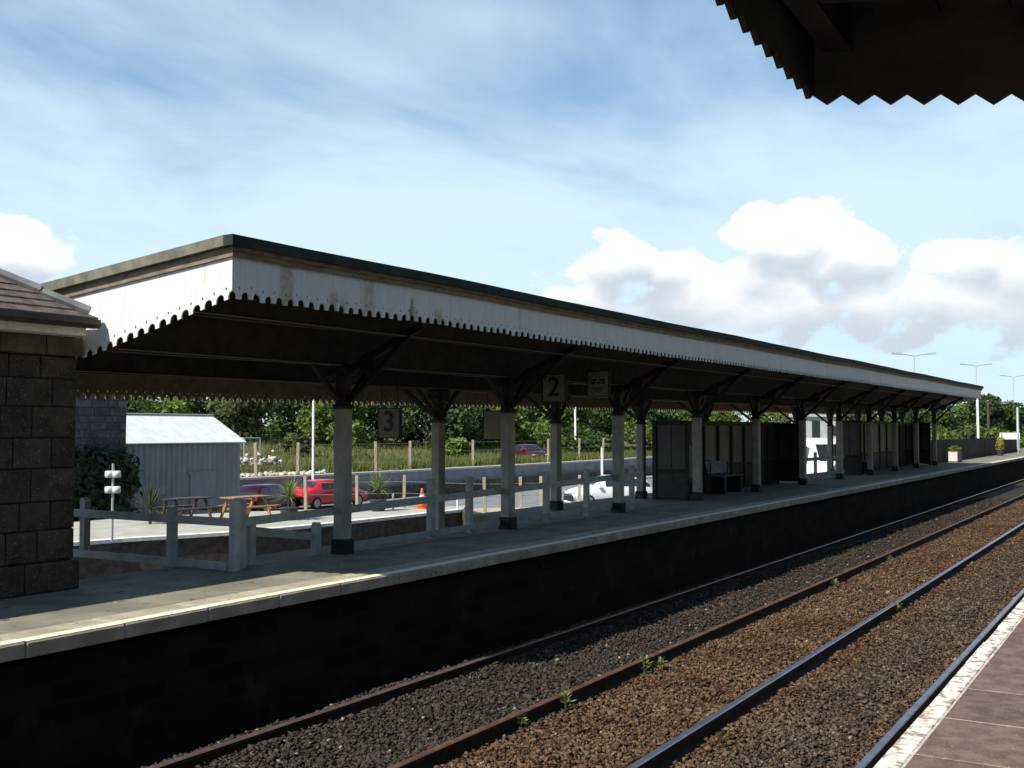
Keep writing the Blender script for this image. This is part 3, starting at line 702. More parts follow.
for i in range(ncourse):
    t0, t1 = RUN*i/ncourse, RUN*(i+1)/ncourse+.03
    th = .022
    m = MB(); a0 = (EX-t0, EY+t0, EZ+HM*t0+th); a1 = (EX-t1, EY+t1, EZ+HM*t1+.004)
    m.hexa([(-8, a0[1], a0[2]-th), (a0[0], a0[1], a0[2]-th), (a1[0], a1[1], a1[2]-.02), (-8, a1[1], a1[2]-.02), (-8, a0[1], a0[2]), a0, a1, (-8, a1[1], a1[2])])
    m.obj('slate_course', 'slate', bld)
    m = MB()
    m.hexa([(a0[0]+.002, a0[1], a0[2]-th), (a0[0]+.002, 2*11.1-a0[1], a0[2]-th), (a1[0], 2*11.1-a1[1], a1[2]-.02), (a1[0], a1[1], a1[2]-.02), (a0[0]+.002, a0[1], a0[2]), (a0[0]+.002, 2*11.1-a0[1], a0[2]), (a1[0], 2*11.1-a1[1], a1[2]), a1])
    m.obj('end_slate_course', 'slate', bld)
m = MB(); m.hexa([(-8, 11.1, EZ+HM*RUN), (EX-RUN, 11.1, EZ+HM*RUN), (EX, 13.0, EZ), (-8, 13.0, EZ), (-8, 11.1, EZ+HM*RUN+.02), (EX-RUN, 11.1, EZ+HM*RUN+.02), (EX, 13.0, EZ+.02), (-8, 13.0, EZ+.02)]); m.obj('rear_roof', 'slate', bld)
k = 0; t = .06
while t < RUN-.02:                 # hip tiles
    t2 = min(t+.32, RUN); m = MB()
    a = Vector((EX-t, EY+t, EZ+HM*t+.045)); b = Vector((EX-t2, EY+t2, EZ+HM*t2+.03))
    m.tube([a, b], [.055, .05], 8); m.obj('hip_tile', 'lead', bld); t = t2
m = MB(); m.tube([(EX-RUN, 11.1, EZ+HM*RUN+.03), (-8, 11.1, EZ+HM*RUN+.03)], .07, 8); m.obj('ridge_tiles', 'lead', bld)

# ================================================================== bay, apron and the ground behind the platform
AZ = -1.30
tr = MB(); tr.box(-20, 34, 10.06, 22.3, -2.7, -2.40); struct(tr.obj('bay_trackbed', 'trough_floor'))
ED_ = [at_z(x, y, AZ) for x, y in ((60, 543), (120, 538.5), (229, 532), (329, 523), (420, 513.5), (463, 509))]; BK_ = [at_z(x, y, AZ) for x, y in ((466, 505.5), (420, 506.5), (330, 508.5), (240, 512), (120, 518), (60, 523))]
ED_ = [ED_[0]+(ED_[0]-ED_[1]).normalized()*14]+ED_; BK_ = BK_+[BK_[-1]+(BK_[-1]-BK_[-2]).normalized()*14]
ap = MB(); ap.prism([(p.x, p.y, -2.9) for p in ED_+BK_], (0, 0, 2.9+AZ-.004)); apo = struct(ap.obj('bay_apron', 'apron'))
wl = MB()
for a, b in zip(ED_[:-1], ED_[1:]):
    n_ = Vector((b.y-a.y, -(b.x-a.x), 0)).normalized()*.06
    wl.hexa([(a.x+n_.x, a.y+n_.y, -2.7), (b.x+n_.x, b.y+n_.y, -2.7), (b.x+n_.x*.05, b.y+n_.y*.05, -2.7), (a.x+n_.x*.05, a.y+n_.y*.05, -2.7), (a.x+n_.x, a.y+n_.y, AZ-.10), (b.x+n_.x, b.y+n_.y, AZ-.10), (b.x+n_.x*.05, b.y+n_.y*.05, AZ-.10), (a.x+n_.x*.05, a.y+n_.y*.05, AZ-.10)])
    L_ = (b-a).length; k = max(1, round(L_/.95)); u_ = (b-a)/k; dv = u_.normalized()
    for q_ in range(k):
        p_ = a+u_*q_; w_ = u_.length-.01; rz_ = math.atan2(dv.y, dv.x)
        MB().box(0, w_, -.10, .24, -.095, .0).obj('kerb_stone', 'kerb_white', apo, loc=(p_.x, p_.y, AZ+random.uniform(0, .004)), rz=rz_)
wl.obj('brick_wall', 'trough_wall', apo)
e0, e1 = ED_[-1], at_z(512, 518.5, AZ)
yd = MB(); yd.prism([(p[0], p[1], -2.9) for p in ((e1.x-1.6, 11.46), (e1.x, e1.y), (e0.x+.05, e0.y), *[tuple(at_z(x_, y_, AZ).xy) for x_, y_ in ((480, 507.5), (540, 506.5), (600, 502), (690, 492), (745, 476), (800, 462))], (90, 11.46))], (0, 0, 2.9+AZ-.02)); struct(yd.obj('yard', 'yard'))
n_ = Vector((e0.y-e1.y, e1.x-e0.x, 0)).normalized()*-.12; m = MB()
m.hexa([(e1.x, e1.y, -2.7), (e0.x, e0.y, -2.7), (e0.x+n_.x, e0.y+n_.y, -2.7), (e1.x+n_.x, e1.y+n_.y, -2.7), (e1.x, e1.y, AZ), (e0.x, e0.y, AZ), (e0.x+n_.x, e0.y+n_.y, AZ), (e1.x+n_.x, e1.y+n_.y, AZ)]); tag(m.obj('bay_end_wall', 'trough_wall'), 'dark brick wall closing the end of the bay', 'wall')
# post with two white round-ended lamps
p = at_z(112, 541, AZ); t = thing('lamp_post', 'thin pole with two pairs of white drums beside the dark ivy', 'post', (p.x, p.y, AZ)); t.scale = (1.8, 1.8, 1.8)
MB().tube([(0, 0, 0), (0, 0, 1.12)], .018, 8).obj('pole', 'galv', t)
for z in (.74, .965):
    for k, sg in enumerate((-1, 1)): MB().lathe([(.03, -.05), (.058, -.045), (.062, 0), (.058, .045), (.03, .05)], 14, (sg*.055*RT.x, sg*.055*RT.y, z)).obj('drum', 'white_metal', t, True)
# picnic tables
def picnic(px, py, rz, matn, lab):
    p = at_z(px, py, AZ); t = thing('picnic_table', lab, 'table', (p.x, p.y, AZ), rz, 'picnic tables on the apron')
    for k in range(5): MB().box(-.80, .80, -.345+k*.14, -.215+k*.14, .70, .735).obj('top_plank', matn, t)
    for sy in (-1, 1):
        for k in range(2): MB().box(-.80, .80, sy*.66-.13+k*.135, sy*.66-.005+k*.135, .41, .445).obj('seat_plank', matn, t)
    for x in (-.55, .55):
        for sy in (-1, 1):
            m = MB(); m.hexa([(x-.025, sy*.60-.05, 0), (x+.025, sy*.60-.05, 0), (x+.025, sy*.60+.05, 0), (x-.025, sy*.60+.05, 0), (x-.025, sy*.22-.05, .698), (x+.025, sy*.22-.05, .698), (x+.025, sy*.22+.05, .698), (x-.025, sy*.22+.05, .698)]); m.obj('leg', matn, t)
        MB().box(x+.027, x+.065, -.78, .78, .31, .408).obj('cross_beam', matn, t)
picnic(186, 521, R(-8), 'picnic_dark', 'dark brown picnic table in front of the grey shed')
picnic(246, 519, R(-4), 'picnic', 'orange brown sunlit picnic table right of the dark one')
# cordylines in pots
def cordyline(px, py, hgt, lab, matn='cordyline', potted=True, base_z=AZ, sc=1.0):
    p = at_z(px, py, base_z); t = thing('cordyline', lab, 'plant', (p.x, p.y, base_z), group='spiky cordyline plants')
    z0 = 0
    if potted:
        MB().lathe([(.20, 0), (.24, .02), (.29, .36), (.31, .37), (.31, .41), (.26, .41)], 14).obj('pot', 'pot', t); z0 = .38
        for a in range(3): MB().box(-.05, .05, -.05, .05, -.0, .019).obj('pot_foot', 'terracotta', t, loc=(.17*math.cos(a*2.1), .17*math.sin(a*2.1), 0))
    MB().tube([(0, 0, z0-.05), (.01, 0, z0+hgt*.28)], [.05, .04], 8).obj('trunk', 'bark', t)
    m = MB(); c = Vector((.01, 0, z0+hgt*.26))
    for k in range(90):
        a = random.uniform(0, 6.283); e = random.uniform(-.25, 1.45); L = sc*random.uniform(.5, .8)*hgt*.75
        d = Vector((math.cos(a)*math.cos(e), math.sin(a)*math.cos(e), math.sin(e))); sd = Vector((-math.sin(a), math.cos(a), 0))*.018
        p1 = c+d*L*.5; p2 = c+d*L-Vector((0, 0, .10*math.cos(e)*L)); i = len(m.v)
        m.v += [tuple(c-sd*.5), tuple(c+sd*.5), tuple(p1+sd), tuple(p1-sd), tuple(p2)]; m.face((i, i+1, i+2, i+3)); m.face((i+3, i+2, i+4))
    m.obj('leaves', matn, t)
cordyline(289, 520, 1.5, 'spiky green cordyline in a dark pot before the red car')
cordyline(378, 511, 1.5, 'spiky green cordyline in a dark pot right of the red car')
cordyline(150, 524, 1.8, 'dark spiky plant in front of the left end of the grey shed', 'cordyline_dark', False, sc=1.1)
# cone and low posts at the apron edge
p = at_z(422, 508.5, AZ); t = thing('traffic_cone', 'orange traffic cone with a white band on the apron', 'cone', (p.x, p.y, AZ)); t.scale = (1.28, 1.28, 1.28)
MB().box(-.17, .17, -.17, .17, 0, .03).obj('base', 'cone', t); MB().lathe([(.135, .03), (.10, .20), (.099, .201)], 16).obj('cone_body', 'cone', t, True); MB().lathe([(.062, .40), (.03, .56), (.02, .58)], 16).obj('cone_tip', 'cone', t, True); MB().lathe([(.0995, .201), (.0625, .40)], 16).obj('white_band', 'white_metal', t, True)
for px, lab in ((393, 'short white marker post left of the traffic cone'), (457.5, 'short white marker post right of the traffic cone')):
    p = at_z(px, 509.5, AZ); tag(MB().lathe([(.04, 0), (.04, .52), (.02, .57)], 10).obj('marker_post', 'white_metal', loc=(p.x, p.y, AZ)), lab, 'post')
# wooden posts and wires along the apron
def wire_fence(pts, h, lab, wd=.10, wires=(.45, .8)):
    t = thing('post_and_wire_fence', lab, 'fence', pts[0]); o0 = Vector(pts[0])
    me_ = MB().bbox(-wd/2, wd/2, -wd/2, wd/2, -.1, h, .01).mesh('fence_post', 'post_wood')
    for p in pts: o = place('fence_post', me_, t, Vector(p)-o0); o.rotation_euler = (random.uniform(-.03, .03), random.uniform(-.03, .03), .5)
    for k in wires: MB().tube([Vector(p)-o0+Vector((0, 0, h*k)) for p in pts], .008, 4).obj('wire', 'wire', t)
wire_fence([at_z(x, y, AZ) for x, y in ((306, 510.5), (357, 509), (404, 508), (485, 512), (521, 511), (541, 510), (579, 508))], 1.22, 'row of wooden posts along the apron in front of the parked cars', .11)

# ================================================================== car park, retaining wall, bank
CPZ = -2.45
top_px = [(60, 486), (150, 482), (240, 478), (330, 474), (420, 469.5), (500, 465.5), (580, 461), (650, 457), (760, 451), (860, 446)]
WT = -.85
wp = [at_z(x, y, WT) for x, y in top_px]
rw = thing('retaining_wall', 'long grey concrete retaining wall behind the car park', 'wall', (wp[0].x, wp[0].y, CPZ))
o0 = Vector((wp[0].x, wp[0].y, 0)); off = Vector((-.35, .94, 0))
for a, b in zip(wp[:-1], wp[1:]):
    def seg(z0, z1, f, k, nm, mt, e=.0):
        a0, b0 = a-o0, b-o0; u = (b0-a0).normalized()*e
        m = MB(); P = [(a0+u)+off*f, (b0-u)+off*f, (b0-u)+off*k, (a0+u)+off*k]
        m.hexa([(q.x, q.y, z0-CPZ) for q in P]+[(q.x, q.y, z1-CPZ) for q in P]); m.obj(nm, mt, rw)
    seg(CPZ-.2, WT-.12, 0, .4, 'wall_panel', 'concrete', .02); seg(WT-.118, WT, -.05, .45, 'cap_stone', 'concrete_cap', .01)
    n = 12
    for q in range(n):                                          # low brown board fence at the foot of the wall
        p0 = a.lerp(b, q/n); p1 = a.lerp(b, (q+.94)/n); m = MB(); o = off*-.35
        P = [p0-o0+o, p1-o0+o, p1-o0+o+off*.03, p0-o0+o+off*.03]; hh = random.uniform(.70, .76)
        m.hexa([(r.x, r.y, 0) for r in P]+[(r.x, r.y, hh) for r in P]); m.obj('board', 'brown_boards', rw)
kb = MB()
for (xa, ya), (xb, yb) in zip(((330, 503), (440, 491.5), (600, 482)), ((440, 491.5), (600, 482), (760, 471))):
    p, q = at_z(xa, ya, CPZ), at_z(xb, yb, CPZ); n = off*.35
    kb.hexa([(p.x, p.y, CPZ), (q.x, q.y, CPZ), (q.x+n.x, q.y+n.y, CPZ), (p.x+n.x, p.y+n.y, CPZ), (p.x, p.y, CPZ+.14), (q.x, q.y, CPZ+.14), (q.x+n.x, q.y+n.y, CPZ+.14), (p.x+n.x, p.y+n.y, CPZ+.14)])
struct(kb.obj('car_park_kerb', 'concrete_cap'))
# the bank: a sheet from the wall top back to under the trees
bk = []; bidx = []; NS = 14
wide = [at_z(-60, 491, WT)]+wp+[at_z(930, 443, WT)]
for i, a in enumerate(wide):
    for j in range(NS):
        t = j/(NS-1); q = a+off*(.3+t*70)
        bk.append((q.x, q.y, WT-.02+(1.0*min(1, max(0, t*5-.9)))+random.uniform(-.10, .10)*(j > 0)+t*1.6))
BV = np.array(bk); ii = np.arange(len(wide)*NS).reshape(len(wide), NS)
BF = np.stack([ii[:-1, :-1], ii[1:, :-1], ii[1:, 1:], ii[:-1, 1:]], -1).reshape(-1, 4)
struct(place('bank', np_mesh('bank', BV, BF, 'earth', True)))
WS = []
for i, a in enumerate(wide):
    hgt_ = 3.6 if i < 8 else 2.3
    for j, (t_, z_) in enumerate(((.66, .2), (.74, 1.0), (.82, 1.0), (1.0, .7))):
        q = a+off*(.3+t_*70); WS.append((q.x+random.uniform(-1, 1), q.y+random.uniform(-1, 1), WT+z_*hgt_+random.uniform(-.35, .35)))
ii = np.arange(len(wide)*4).reshape(len(wide), 4); WF = np.stack([ii[:-1, :-1], ii[1:, :-1], ii[1:, 1:], ii[:-1, 1:]], -1).reshape(-1, 4)
struct(place('wooded_slope', np_mesh('wooded_slope', np.array(WS), WF, 'scrub', True)))
def bank_pts(n, u0, u1, t0, t1):
    u = RNG.uniform(u0, u1, n); t = RNG.uniform(t0, t1, n)*(NS-1); i = np.clip(u.astype(int), 0, len(wide)-2); fu = (u-i)[:, None]; j = np.clip(t.astype(int), 0, NS-2); fv = (t-j)[:, None]
    B = BV.reshape(len(wide), NS, 3)
    return (B[i, j]*(1-fu)+B[i+1, j]*fu)*(1-fv)+(B[i, j+1]*(1-fu)+B[i+1, j+1]*fu)*fv
gp = np.concatenate([bank_pts(34000, 1.0, 9.9, .035, .42), bank_pts(14000, 4.2, 9.9, .01, .06), bank_pts(2500, 1.0, 4.5, .03, .06)])
n = len(gp); a = RNG.uniform(0, 6.283, n); hgt = RNG.uniform(.25, .62, n); wd = RNG.uniform(.02, .05, n)
lean = RNG.normal(0, .14, (n, 2)); sd = np.stack([np.cos(a)*wd, np.sin(a)*wd, 0*a], -1)
tp = gp+np.stack([lean[:, 0], lean[:, 1], hgt], -1)
stuff(place('grass', np_mesh('grass', np.stack([gp-sd, gp+sd, tp], 1).reshape(-1, 3), np.arange(n*3).reshape(n, 3), 'grass')), 'long rough grass on the bank behind the wall', 'grass')
stuff(place('rubble', rocks(700, lambda k: np.concatenate([bank_pts(k*2//3, 2.6, 5.0, .012, .045), bank_pts(k//3, 2.2, 3.05, .03, .07)]), .28, 'rubble', 'rubble')), 'pale broken stone strewn along the top of the retaining wall', 'rubble')
p0 = at_z(254, 468, -.7)
hp = thing('rubble_heap', 'heap of pale broken stone beside the shed and mesh fence', 'rubble', p0)
hr = rocks(130, lambda k: np.stack([RNG.normal(0, 1.0, k), RNG.normal(0, .6, k), np.abs(RNG.normal(0, .35, k))], -1), .38, 'heap', 'rubble'); place('stones', hr, hp)['kind'] = 'stuff'
wire_fence([at_z(x, y, WT) for x, y in ((256, 476.5), (298, 474.5), (337, 472.5), (376, 471), (410, 469), (473, 466), (548, 462), (579, 460), (603, 459), (640, 457))], 1.75, 'row of tall wooden posts standing along the top of the retaining wall', .16, (.3, .6, .92))
# mesh security panels
t = thing('mesh_fence', 'grey mesh security panels beside the pale rubble heap', 'fence', p0+Vector((0, 1.2, -.3)))
for k, (dx, dy) in enumerate(((-1.6, .4), (.2, -.2))):
    m = MB(); a = Vector((dx, dy, 0)); b = a+Vector((1.7*RT.x, 1.7*RT.y*(.3 if k else 1), 0)); zt = Vector((0, 0, 2.1))
    m.tube([a, b], .03, 6).tube([a+zt, b+zt], .03, 6).tube([a, a+zt], .03, 6).tube([b, b+zt], .03, 6)
    for q in range(1, 10): r = a.lerp(b, q/10); m.tube([r, r+zt], .007, 3)
    for q in range(1, 7): r = zt*(q/7); m.tube([a+r, b+r], .007, 3)
    m.obj('mesh_panel', 'galv', t)

# ================================================================== cars
def make_car(loc, rz, paint, lab, kind='hatch', sc=1.0):
    """x forward, y left; sections give the belt and roof lines"""
    prof = {'hatch': [(-2.0, .55, .62, .55), (-1.96, .80, .84, .74), (-1.80, .90, 1.10, .72), (-1.45, .92, 1.40, .64), (-.9, .92, 1.45, .66), (0, .92, 1.46, .66), (.45, .92, 1.38, .64), (1.05, .92, .98, .70), (1.45, .86, .90, .70), (1.85, .74, .77, .68), (2.0, .52, .60, .58)],
            'saloon': [(-2.15, .55, .66, .6), (-2.12, .86, .90, .74), (-1.60, .92, .96, .72), (-1.05, .92, 1.34, .62), (-.5, .92, 1.41, .64), (.1, .92, 1.40, .64), (.55, .92, 1.28, .62), (1.10, .90, .97, .70), (1.6, .84, .88, .70), (2.0, .72, .75, .68), (2.15, .50, .58, .58)],
            'van': [(-2.3, .60, .9, .80), (-2.27, 1.02, 1.50, .76), (-2.15, 1.04, 1.84, .74), (-1.0, 1.04, 1.92, .75), (.4, 1.04, 1.90, .75), (.9, 1.04, 1.76, .72), (1.45, 1.02, 1.16, .76), (1.9, .92, .98, .76), (2.2, .74, .82, .72), (2.3, .5, .62, .62)]}[kind]
    W = .84*(1.06 if kind == 'van' else 1); t = thing('parked_car', lab, 'car', loc, rz, 'cars parked behind the platform'); t.scale = (sc, sc, sc)
    def sec(x, belt, roof, wr):
        e = .92 if abs(x) > 1.9 else 1.0; w_ = W*e
        return [(x, 0, .20), (x, w_*.86, .20), (x, w_*.98, .34), (x, w_, .62 if belt > .7 else belt*.8), (x, w_*.97, belt), (x, min(wr, w_*.96), roof-.05 if roof-belt > .1 else roof-.015), (x, min(wr, w_)*.86, roof), (x, 0, roof+.012)]
    rings = [sec(*p) for p in prof]; body = MB(); n = 8
    for sg in (1, -1):
        b = len(body.v)
        for r in rings: body.v += [(q[0], q[1]*sg, q[2]) for q in r]
        for i in range(len(rings)-1):
            for j in range(n-1):
                f = [b+i*n+j, b+i*n+j+1, b+(i+1)*n+j+1, b+(i+1)*n+j]; body.face(f if sg > 0 else f[::-1])
        body.face([b+j for j in range(n)][::sg]); body.face([b+(len(rings)-1)*n+j for j in range(n)][::-sg])
    body.obj('body', paint, t, True)
    idx = {p[0]: i for i, p in enumerate(prof)}; cab = [i for i, p in enumerate(prof) if p[2]-p[1] > .15]
    def lerp(a, b, k): return tuple(a[q]+(b[q]-a[q])*k for q in range(3))
    for sg in (1, -1):                                              # side windows
        for i in range(cab[0], cab[-1]):
            r0, r1 = rings[i], rings[i+1]
            if i == cab[0] and kind != 'van': pass
            P = [lerp(r0[4], r0[5], .10), lerp(r1[4], r1[5], .10), lerp(r1[4], r1[5], .86), lerp(r0[4], r0[5], .86)]
            P = [lerp(P[0], P[1], .05), lerp(P[0], P[1], .95), lerp(P[3], P[2], .95), lerp(P[3], P[2], .05)]
            m = MB(); m.prism([(q[0], (q[1]+.006)*sg, q[2]) for q in P], (0, .006*sg, 0)); m.obj('side_window', 'car_glass', t)
    for i, nm in ((cab[0]-1, 'rear_window'), (cab[-1], 'windscreen')):
        r0, r1 = rings[i], rings[i+1]; k0, k1 = (.30, .92) if nm == 'rear_window' else (.06, .88)
        def pt(r, y): return (r[0][0], y, r[6][2])
        w0, w1 = r0[6][1]*.95, r1[6][1]*.95
        A, B, C, D_ = pt(r0, -w0), pt(r1, -w1), pt(r1, w1), pt(r0, w0)
        m = MB(); nx = -.02 if nm == 'rear_window' else .02
        m.prism([lerp(A, B, k0), lerp(A, B, k1), lerp(D_, C, k1), lerp(D_, C, k0)], (nx, 0, .022)); m.obj(nm, 'car_glass', t)
    L = prof[-1][0]
    for x in (L-.74, -L+.72):
        for sg in (1, -1):
            wh = place('wheel', None, t, (x, sg*(W-.10), .30))
            MB().lathe([(.21, -.10), (.29, -.10), (.30, -.07), (.30, .07), (.29, .10), (.21, .10)], 20, axis='y').obj('tyre', 'tyre', wh)
            MB().lathe([(.205, -.105), (.20, -.085), (.05, -.09), (.05, .09), (.20, .085), (.205, .105)], 14, axis='y').obj('rim', 'rim', wh)
    for sg in (1, -1):
        MB().box(L-.16, L-.03, sg*.60-.13, sg*.60+.13, .60, .72).obj('headlight', 'lamp_white', t)
        MB().box(-L-.005, -L+.10, sg*.66-.10, sg*.66+.10, .66, .86).obj('tail_light', 'lamp_red', t)
        MB().box(.66, .80, sg*(W+.0)-.09+(.08*sg), sg*(W+.0)+.09+(.02*sg), .92, 1.04).obj('mirror', paint, t)
    MB().box(L-.05, L+.03, -W*.86, W*.86, .30, .50).obj('bumper', 'trim_dark', t); MB().box(-L-.03, -L+.05, -W*.86, W*.86, .30, .50).obj('bumper', 'trim_dark', t)
    return t
ALONG = math.atan2((wp[4]-wp[2]).y, (wp[4]-wp[2]).x)
p = at_z(327, 507, CPZ); make_car((p.x, p.y, CPZ), ALONG-.05, 'car_red', 'bright red car parked beyond the first canopy column', 'saloon', 1.04)
p = at_z(266, 512, CPZ); make_car((p.x, p.y, CPZ), ALONG+.25, 'car_maroon', 'dark maroon car partly hidden beside the grey shed', 'hatch', .95)
p = at_z(362, 496, CPZ); make_car((p.x, p.y, CPZ), ALONG+2.2, 'car_teal', 'dark teal car behind the potted cordyline', 'hatch')
p = at_z(609, 506, CPZ); make_car((p.x, p.y, CPZ), YAW+R(90)+.25, 'car_white', 'white hatchback seen between the platform columns', 'hatch', 1.12)
p = at_depth(529, 462.5, 88); make_car(p, YAW+R(90)-1.1+math.pi, 'car_purple', 'small plum red car parked on the grass bank', 'hatch')
p = at_depth(824, 500, 46); make_car((p.x, p.y, AZ), R(215), 'car_white', 'tall white van in the yard seen between the shelters', 'van', 1.32)

# ================================================================== shed, stone house, far buildings
c = at_depth(242, 442, 48); s_ = c.x
rg = at_s(209, 416, s_)
sh = thing('shed', 'grey corrugated shed with a white metal roof', 'shed', (c.x, c.y, CPZ))
L, eh, rise, run = 9.5, c.z-CPZ, rg.z-c.z, rg.y-c.y
for k in range(34):
    w_ = L/34; m = MB(); x = -L+k*w_
    m.hexa([(x+.004, .10, 0), (x+w_*.5, .06, 0), (x+w_-.004, .10, 0), (x+w_*.5, .14, 0), (x+.004, .10, eh-.05), (x+w_*.5, .06, eh-.05), (x+w_-.004, .10, eh-.05), (x+w_*.5, .14, eh-.05)]); m.obj('wall_sheet', 'shed_wall', sh)
m = MB(); m.prism([(-.10, .145, 0), (-.10, 2*run, 0), (-.10, 2*run, eh-.05), (-.10, run, eh+rise-.08), (-.10, .145, eh-.05)], (-L+.2, 0, 0)); m.obj('shell', 'shed_wall', sh)
for k in range(10):
    x = -L+(L+.15)*k/10; x1 = x+(L+.15)/10-.012
    m = MB(); m.hexa([(x, -.12, eh-.03), (x1, -.12, eh-.03), (x1, run, eh+rise), (x, run, eh+rise), (x, -.12, eh+.01), (x1, -.12, eh+.01), (x1, run, eh+rise+.04), (x, run, eh+rise+.04)]); m.obj('roof_sheet', 'shed_roof', sh)
m = MB(); m.hexa([(-L, run+.001, eh+rise), (.138, run+.001, eh+rise), (.138, 2*run+.1, eh-.03), (-L, 2*run+.1, eh-.03), (-L, run+.001, eh+rise+.04), (.138, run+.001, eh+rise+.04), (.138, 2*run+.1, eh+.01), (-L, 2*run+.1, eh+.01)]); m.obj('roof_rear', 'shed_roof', sh)
MB().box(-L, .14, run-.12, run+.12, eh+rise+.041, eh+rise+.08).obj('ridge_cap', 'shed_roof', sh)
MB().box(-2.9, -1.6, .02, .055, 0, 2.2).obj('door', 'shed_wall', sh); MB().box(-3.0, -1.5, .03, .052, 2.2, 2.3).obj('door_lintel', 'shed_wall', sh)
# stone house left of the shed, dark ivy over its lower half
q = at_depth(127, 446, 40); ho = thing('stone_house', 'dark grey stone house wall left of the shed', 'house', (q.x, q.y, CPZ))
H_ = 5.5; MB().box(-9, 0, .06, 1.9, -.3, H_-.01).obj('core_wall', 'mortar', ho)
mat('blue_stone', (.055, .055, .062), (.10, .098, .105), .9, 4, .02, 20, rand=.25)
z = 0; row = 0
while z < H_-.05:
    x = 0; h = (.27, .24, .30)[row % 3]; first = True
    while x > -8.6 and z > 2.4 or x > -8.6 and row < 0:
        wd = random.choice((.4, .55, .7)) if not (first and row % 2) else .3
        o = place('stone', stone(round(wd, 2)-.02, h-.02), ho, (x-wd, .06, z)); x -= wd; first = False
        o.data = BLUE.setdefault(o.data.name, o.data.copy()) if 'BLUE' in globals() else o.data
        if 'BLUE' not in globals(): BLUE = {o.data.name: o.data.copy()}; o.data = list(BLUE.values())[0]
        o.data.materials[0] = MATS['blue_stone']
    z += h; row += 1
m = MB(); m.hexa([(-9, -.1, H_), (.1, -.1, H_), (.1, 2.0, H_+.5), (-9, 2.0, H_+.5), (-9, -.1, H_+.08), (.1, -.1, H_+.08), (.1, 2.0, H_+.58), (-9, 2.0, H_+.58)]); m.obj('roof', 'slate', ho)

def leafcloud(n, blobs, size, seed, squash=1):
    """n leaf-clump quads over a set of lumps (centre, radius)"""
    rg_ = np.random.default_rng(seed); C = np.array([b[0] for b in blobs]); r = np.array([b[1] for b in blobs])
    k = rg_.choice(len(blobs), n, p=(r**2)/np.sum(r**2)); v = rg_.normal(size=(n, 3)); v /= np.linalg.norm(v, axis=1)[:, None]
    rad = r[k]*(rg_.random(n)**.33)*rg_.uniform(.82, 1.12, n)
    P = C[k]+v*rad[:, None]*np.array([1, 1, squash])
    s = size*rg_.uniform(.5, 1.4, n)
    nrm = v*.7+rg_.normal(size=(n, 3))*.6+np.array([0, 0, .35]); nrm /= np.linalg.norm(nrm, axis=1)[:, None]
    a = np.cross(nrm, rg_.normal(size=(n, 3))); a /= np.linalg.norm(a, axis=1)[:, None]; b = np.cross(nrm, a)
    Q = np.stack([P-a*s[:, None]*.6, P+b*s[:, None]*.38, P+a*s[:, None]*.6, P-b*s[:, None]*.38], 1)
    return Q.reshape(-1, 3), np.arange(n*4).reshape(n, 4)
def tree(base, h, rad, leaf, lab, seed, nleaf=5200, lobes=17, size=.34, group='trees along the bank', trunk_h=.06, name='tree', squash=.85):
    rr = random.Random(seed); t = thing(name, lab, 'tree' if name == 'tree' else 'shrub', base, 0, group)
    blobs = [(np.array([0, 0, h*.62]), rad*.55)]
    for i in range(lobes):
        a = rr.uniform(0, 6.283); e = rr.uniform(trunk_h, .95); k = rad*(.78 if e < .7 else .78*(1.25-e)/.55)
        blobs.append((np.array([math.cos(a)*k*rr.uniform(.5, 1), math.sin(a)*k*rr.uniform(.5, 1), h*e*.93]), rad*rr.uniform(.24, .42)))
    m = MB(); m.tube([(0, 0, -.3), (.05, .02, h*.25), (0, .1, h*.6), (.1, 0, h*.85)], [rad*.075+.06, rad*.06+.04, rad*.04, .03], 7)
    for b, r in blobs[1:8]: m.tube([(0, .03, h*rr.uniform(.2, .45)), tuple(b*.6+np.array([0, 0, h*.12])), tuple(b)], [rad*.035+.02, rad*.022+.01, .01], 5)
    m.obj('trunk', 'bark', t)
    V, Fq = leafcloud(nleaf, blobs, size, seed, squash); place('crown', np_mesh('crown', V, Fq, leaf), t)
# ivy on the stone house
blobs = [(np.array([rr_x, -.25, z_]), .75) for rr_x in np.arange(-8.4, -.2, .5) for z_ in (.4, 1.1, 1.8, 2.4, 2.7)]
V, Fq = leafcloud(16000, blobs, .26, 5, 1); V[:, 1] = V[:, 1]*.55-.15
t = thing('ivy', 'dark ivy mass covering the lower wall of the stone house', 'plant', (q.x, q.y, CPZ)); place('foliage', np_mesh('foliage', V, Fq, 'ivy'), t)
MB().tube([(-1.5, -.05, 0), (-1.4, -.02, 1.2), (-1.7, -.02, 2.6)], [.06, .05, .02], 6).obj('stem', 'bark', t)

# trees behind the bank: (px, D, top y, half width in m, leaf)
TR = [(20, 84, 372, 4.6, 1), (95, 80, 376, 4.2, 0), (150, 86, 380, 4.0, 2), (196, 92, 384, 4.2, 1), (245, 88, 385, 3.9, 3), (284, 96, 386, 4.2, 0), (338, 92, 390, 3.6, 2), (380, 100, 384, 4.6, 1), (428, 98, 386, 4.6, 1), (470, 104, 386, 4.8, 0), (512, 108, 388, 4.4, 2),
      (532, 116, 390, 4.6, 1), (562, 112, 392, 4.2, 2), (598, 118, 391, 5.0, 0), (632, 124, 393, 4.8, 1), (668, 128, 413, 4.4, 0), (706, 132, 404, 4.6, 3), (716, 118, 409, 3.0, 2), (780, 140, 404, 5.6, 2), (800, 128, 412, 3.0, 3), (852, 140, 402, 5.2, 0), (884, 146, 404, 5.2, 2), (906, 150, 404, 5.6, 1)]
DESC = ['mid green', 'dark green', 'yellow green', 'olive green']
